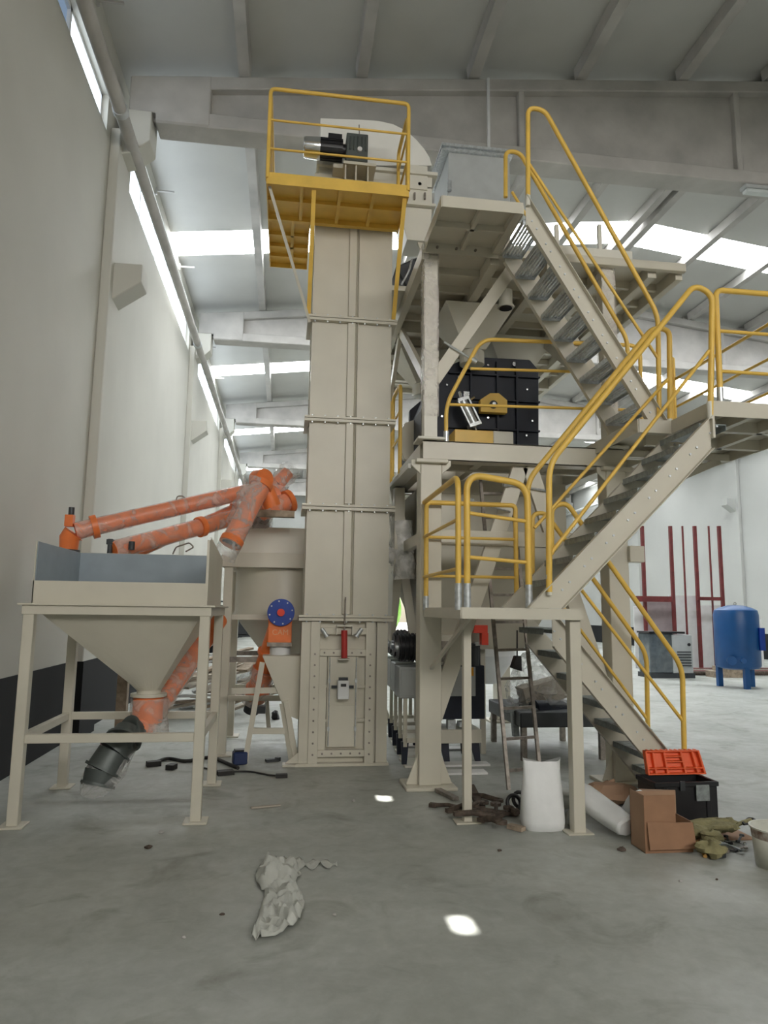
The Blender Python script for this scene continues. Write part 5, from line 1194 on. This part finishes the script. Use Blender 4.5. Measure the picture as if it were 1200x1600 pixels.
def rack(label, x, y, w_, h, ma):
    o = thing('storage_rack', label, 'rack', (x, y, 0))
    for sx in (-1, 1):
        for sy in (-.2, .2): build(MB().box(x+sx*w_/2-.03, x+sx*w_/2+.03, y+sy-.03, y+sy+.03, 0, h), 'post', ma, o)
    for z in (.3, h*.5, h*.95): build(MB().box(x-w_/2, x+w_/2, y-.23, y+.23, z-.02, z+.02), 'shelf', ma, o)
    build(MB().box(x-w_/2+.06, x+w_/2-.06, y-.18, y+.18, h*.5+.02, h*.9), 'contents', darkgrey, o, bevel=.02)
rack('dark loaded rack far behind the front hopper legs', -1.4, 18.5, 1.6, 1.9, darkgrey)
rack('dark rack by the far left wall between the hopper and the rear bin', .15, 20.5, 1.5, 1.7, steel)
o = thing('blue_machine', 'blue and red machine tool far behind, left of the tower', 'machine', (.3, 16.5, 0))
build(MB().box(-.2, .7, 16.2, 16.9, 0, .75), 'machine_base', darkgrey, o, bevel=.03); build(MB().box(-.1, .6, 16.25, 16.8, .75, 1.05), 'red_bed', red, o, bevel=.02)
build(MB().box(0, .45, 16.3, 16.7, 1.05, 1.75), 'head', blue2, o, bevel=.04); build(MB().cyl((.55, 16.2, 1.4), (.55, 16.6, 1.4), .14, 20), 'wheel', blue2, o)
for i, (x, y, s_) in enumerate(((-.7, 14.2, .25), (-1.0, 16.2, .3), (-.2, 19, .35))):
    tag(build(lump(MB(), (x, y, s_*.6), s_*1.3, s_, s_, 50+i, .6), 'wrapped_bundle', (filmh, sheetm, rubber)[i], smooth=True), ['film-wrapped bundle in front of the scrap boards', 'dusty grey bundle among the scrap boards', 'dark bundle in front of the far rack'][i], 'bundle')
# thin post by the left wall
k = MB().box(-1.97, -1.85, 9.0, 9.12, 0, 1.9); tag(build(k, 'timber_post', woodm), 'brown timber post standing behind the front hopper by the dark wall base', 'post')
c = V((-2.02, 8.6, 0)); tag(build(MB().cbox(c+V((.1, 0, .07)), .16, .22, .14), 'brick_block', red, bevel=.01), 'reddish block on the floor near the left wall', 'block')

# ================================================================== BACKGROUND RIGHT
tk = thing('air_tank', 'tall blue compressed-air tank on legs near the right wall', 'tank', (10.2, 15.2, 0))
tx, ty, tr = 10.33, 15.2, .48
zt_ = P(1158, 948, ty-.3).z; rg = []
for z, r in ((.42, .0), (.40, .28), (.44, .44), (.50, tr), (zt_-.18, tr), (zt_-.08, tr*.95), (zt_-.02, tr*.72), (zt_+.03, tr*.35), (zt_+.04, .0)):
    rg.append([V((tx+math.cos(2*PI*j/40)*max(r, .002), ty+math.sin(2*PI*j/40)*max(r, .002), z)) for j in range(40)])
build(MB().loft(rg), 'vessel', blue, tk, smooth=True)
for a in (0.3, 2.4, 4.5): x, y = tx+math.cos(a)*tr*.85, ty+math.sin(a)*tr*.85; build(MB().box(x-.06, x+.06, y-.05, y+.05, 0, .6), 'leg', blue, tk, bevel=.005)
build(MB().tube([V((tx+.03*math.cos(t*PI/8), ty, zt_+.07+.03*math.sin(t*PI/8))) for t in range(17)], .008, 8), 'lifting_eye', steel, tk, smooth=True)
build(MB().cyl((tx-.42, ty-.4, .62), (tx-.36, ty-.3, .62), .1, 20).cyl((tx-.2, ty-.5, .62), (tx-.18, ty-.44, .62), .06, 14), 'port_flange', blue, tk, smooth=True)
build(MB().box(tx+.25, tx+.38, ty-.46, ty-.40, .85, 1.35), 'data_plate', blue2, tk)
# partition frame of red posts
for i, px in enumerate((1003, 1047, 1066, 1085, 1107, 1123)):
    Yp = 20.2; thin = i in (2, 4); t0, t1 = P(px, 822, Yp), P(px+8, 930, Yp); hw = .022 if thin else .045
    x = t0.x
    o = build(MB().bar((t1.x, Yp, 0), (t0.x, Yp, t0.z), hw*2, hw*2, (0, 1, 0)) if 0 else MB().box(x-hw, x+hw, Yp-hw, Yp+hw, 0, t0.z), 'partition_post', redox)
    tag(o, ['red-brown partition post farthest left, beside the frame column', 'second thick red-brown partition post from the left', 'thin dark post right of the second thick one', 'third thick red-brown partition post from the left', 'thin dark post just left of the last thick one', 'last thick red-brown post at the right, above the blue tank'][i], 'post')
def rb_(name, label, cat, px0, py0, px1, py1, Y, t, ma):
    a, b = P(px0, py1, Y), P(px1, py0, Y); o = build(MB().box(a.x, b.x, Y, Y+t, max(0.002, a.z), b.z), name, ma, bevel=.004); tag(o, label, cat); return o
rb_('partition_beam', 'dark red-brown horizontal beam across the two left partition posts', 'beam', 994, 932, 1050, 940, 20.05, .07, redox)
rb_('partition_beam', 'short dark beam joining the right partition posts', 'beam', 1091, 933, 1130, 938, 20.05, .07, redox)
rb_('wall_board', 'mauve-grey board filling the gap between the left partition posts', 'board', 1010, 941, 1049, 988, 20.4, .03, mauve)
rb_('wall_board', 'large pale board leaning upright behind the dryer cabinet', 'board', 1051, 931, 1092, 1058, 20.45, .04, whitep)
rb_('wall_board', 'pale grey board between the large board and the blue tank', 'board', 1091, 946, 1140, 1055, 20.5, .04, whitep)
rb_('wall_board', 'narrow pale board at the left of the mauve one', 'board', 994, 948, 1010, 1058, 20.5, .04, whitep)
rb_('wall_board', 'pale board standing right of the blue tank', 'board', 1185, 968, 1190, 1060, 20.3, .04, whitep)
Yd = 17.4
dr_ = thing('dryer_cabinet', 'grey machine cabinet with glossy dark front beside the white boards', 'cabinet', (9.9, Yd, 0))
a, b = P(1017, 1058, Yd), P(1052, 990, Yd); build(MB().box(a.x, b.x, Yd, Yd+.6, .12, b.z), 'glazed_body', glassd, dr_, bevel=.02)
a2, b2 = P(1052, 1058, Yd), P(1080, 992, Yd); body = build(MB().box(a2.x, b2.x, Yd-.03, Yd+.6, .12, b2.z), 'metal_body', greyp, dr_, bevel=.01)
k = MB()
for i in range(6): z = .3+i*.07; k.box(a2.x+.12, b2.x-.05, Yd-.045, Yd-.03, z, z+.03)
build(k, 'vent_grille', darkgrey, dr_); build(MB().cyl((b2.x-.1, Yd-.06, b2.z-.25), (b2.x-.1, Yd-.03, b2.z-.25), .04, 14), 'knob', black, dr_)
build(MB().box(a.x-.03, b2.x+.03, Yd-.05, Yd+.62, 0, .12), 'plinth', darkgrey, dr_); build(MB().box(a.x-.02, b.x+.3, Yd-.04, Yd+.62, b.z, b.z+.05), 'lid', black, dr_)
for i in range(5):
    y = 18.0+i*.28; k = MB().cyl((10.6+.1*i, y, .07+.0*i), (15.2-.1*i, y+.1, .07), .06, 10)
    tag(build(k, 'steel_pipe', (rust, redox, steel)[i % 3], smooth=True), 'long dull pipe on the floor behind the blue tank, '+('nearest', 'second', 'middle', 'fourth', 'farthest back')[i]+' of the row', 'pipe', 'pipes lying behind the blue tank')
tag(build(MB().box(11.2, 12.2, 17.5, 17.9, 0, .16).box(11.4, 12.0, 17.5, 17.9, .16, .28), 'wood_bundle', woodm), 'small stack of brown wood left of the blue tank on the floor', 'stack')
# light fittings
def batten(label, a, b, Y):
    o = thing('light_fitting', label, 'light', ((a.x+b.x)/2, Y, a.z-.1)); 
    build(MB().box(a.x, b.x, Y-.08, Y+.08, a.z-.03, a.z+.03), 'housing', greyp, o, bevel=.01); build(MB().box(a.x+.03, b.x-.03, Y-.07, Y+.07, a.z-.09, a.z-.03), 'diffuser', lampm, o, bevel=.02)
batten('long unlit batten light under the roof beam at the right edge', P(1160, 293, 9.5), P(1160, 293, 9.5)+V((1.3, 0, 0)), 9.5)
k = MB().box(P(766, 200, 9.35).x-.02, P(766, 200, 9.35).x+.02, 9.42, 9.46, P(764, 232, 9.4).z, P(767, 120, 9.4).z); o = build(k, 'conduit', whitep); tag(o, 'thin pale conduit hanging down the roof beam right of the elevator head', 'conduit')
build(MB().tube(fillet([P(764, 232, 9.4), P(766, 240, 9.35), P(776, 250, 9.3)], .05), .008, 6), 'wire', steel, o)
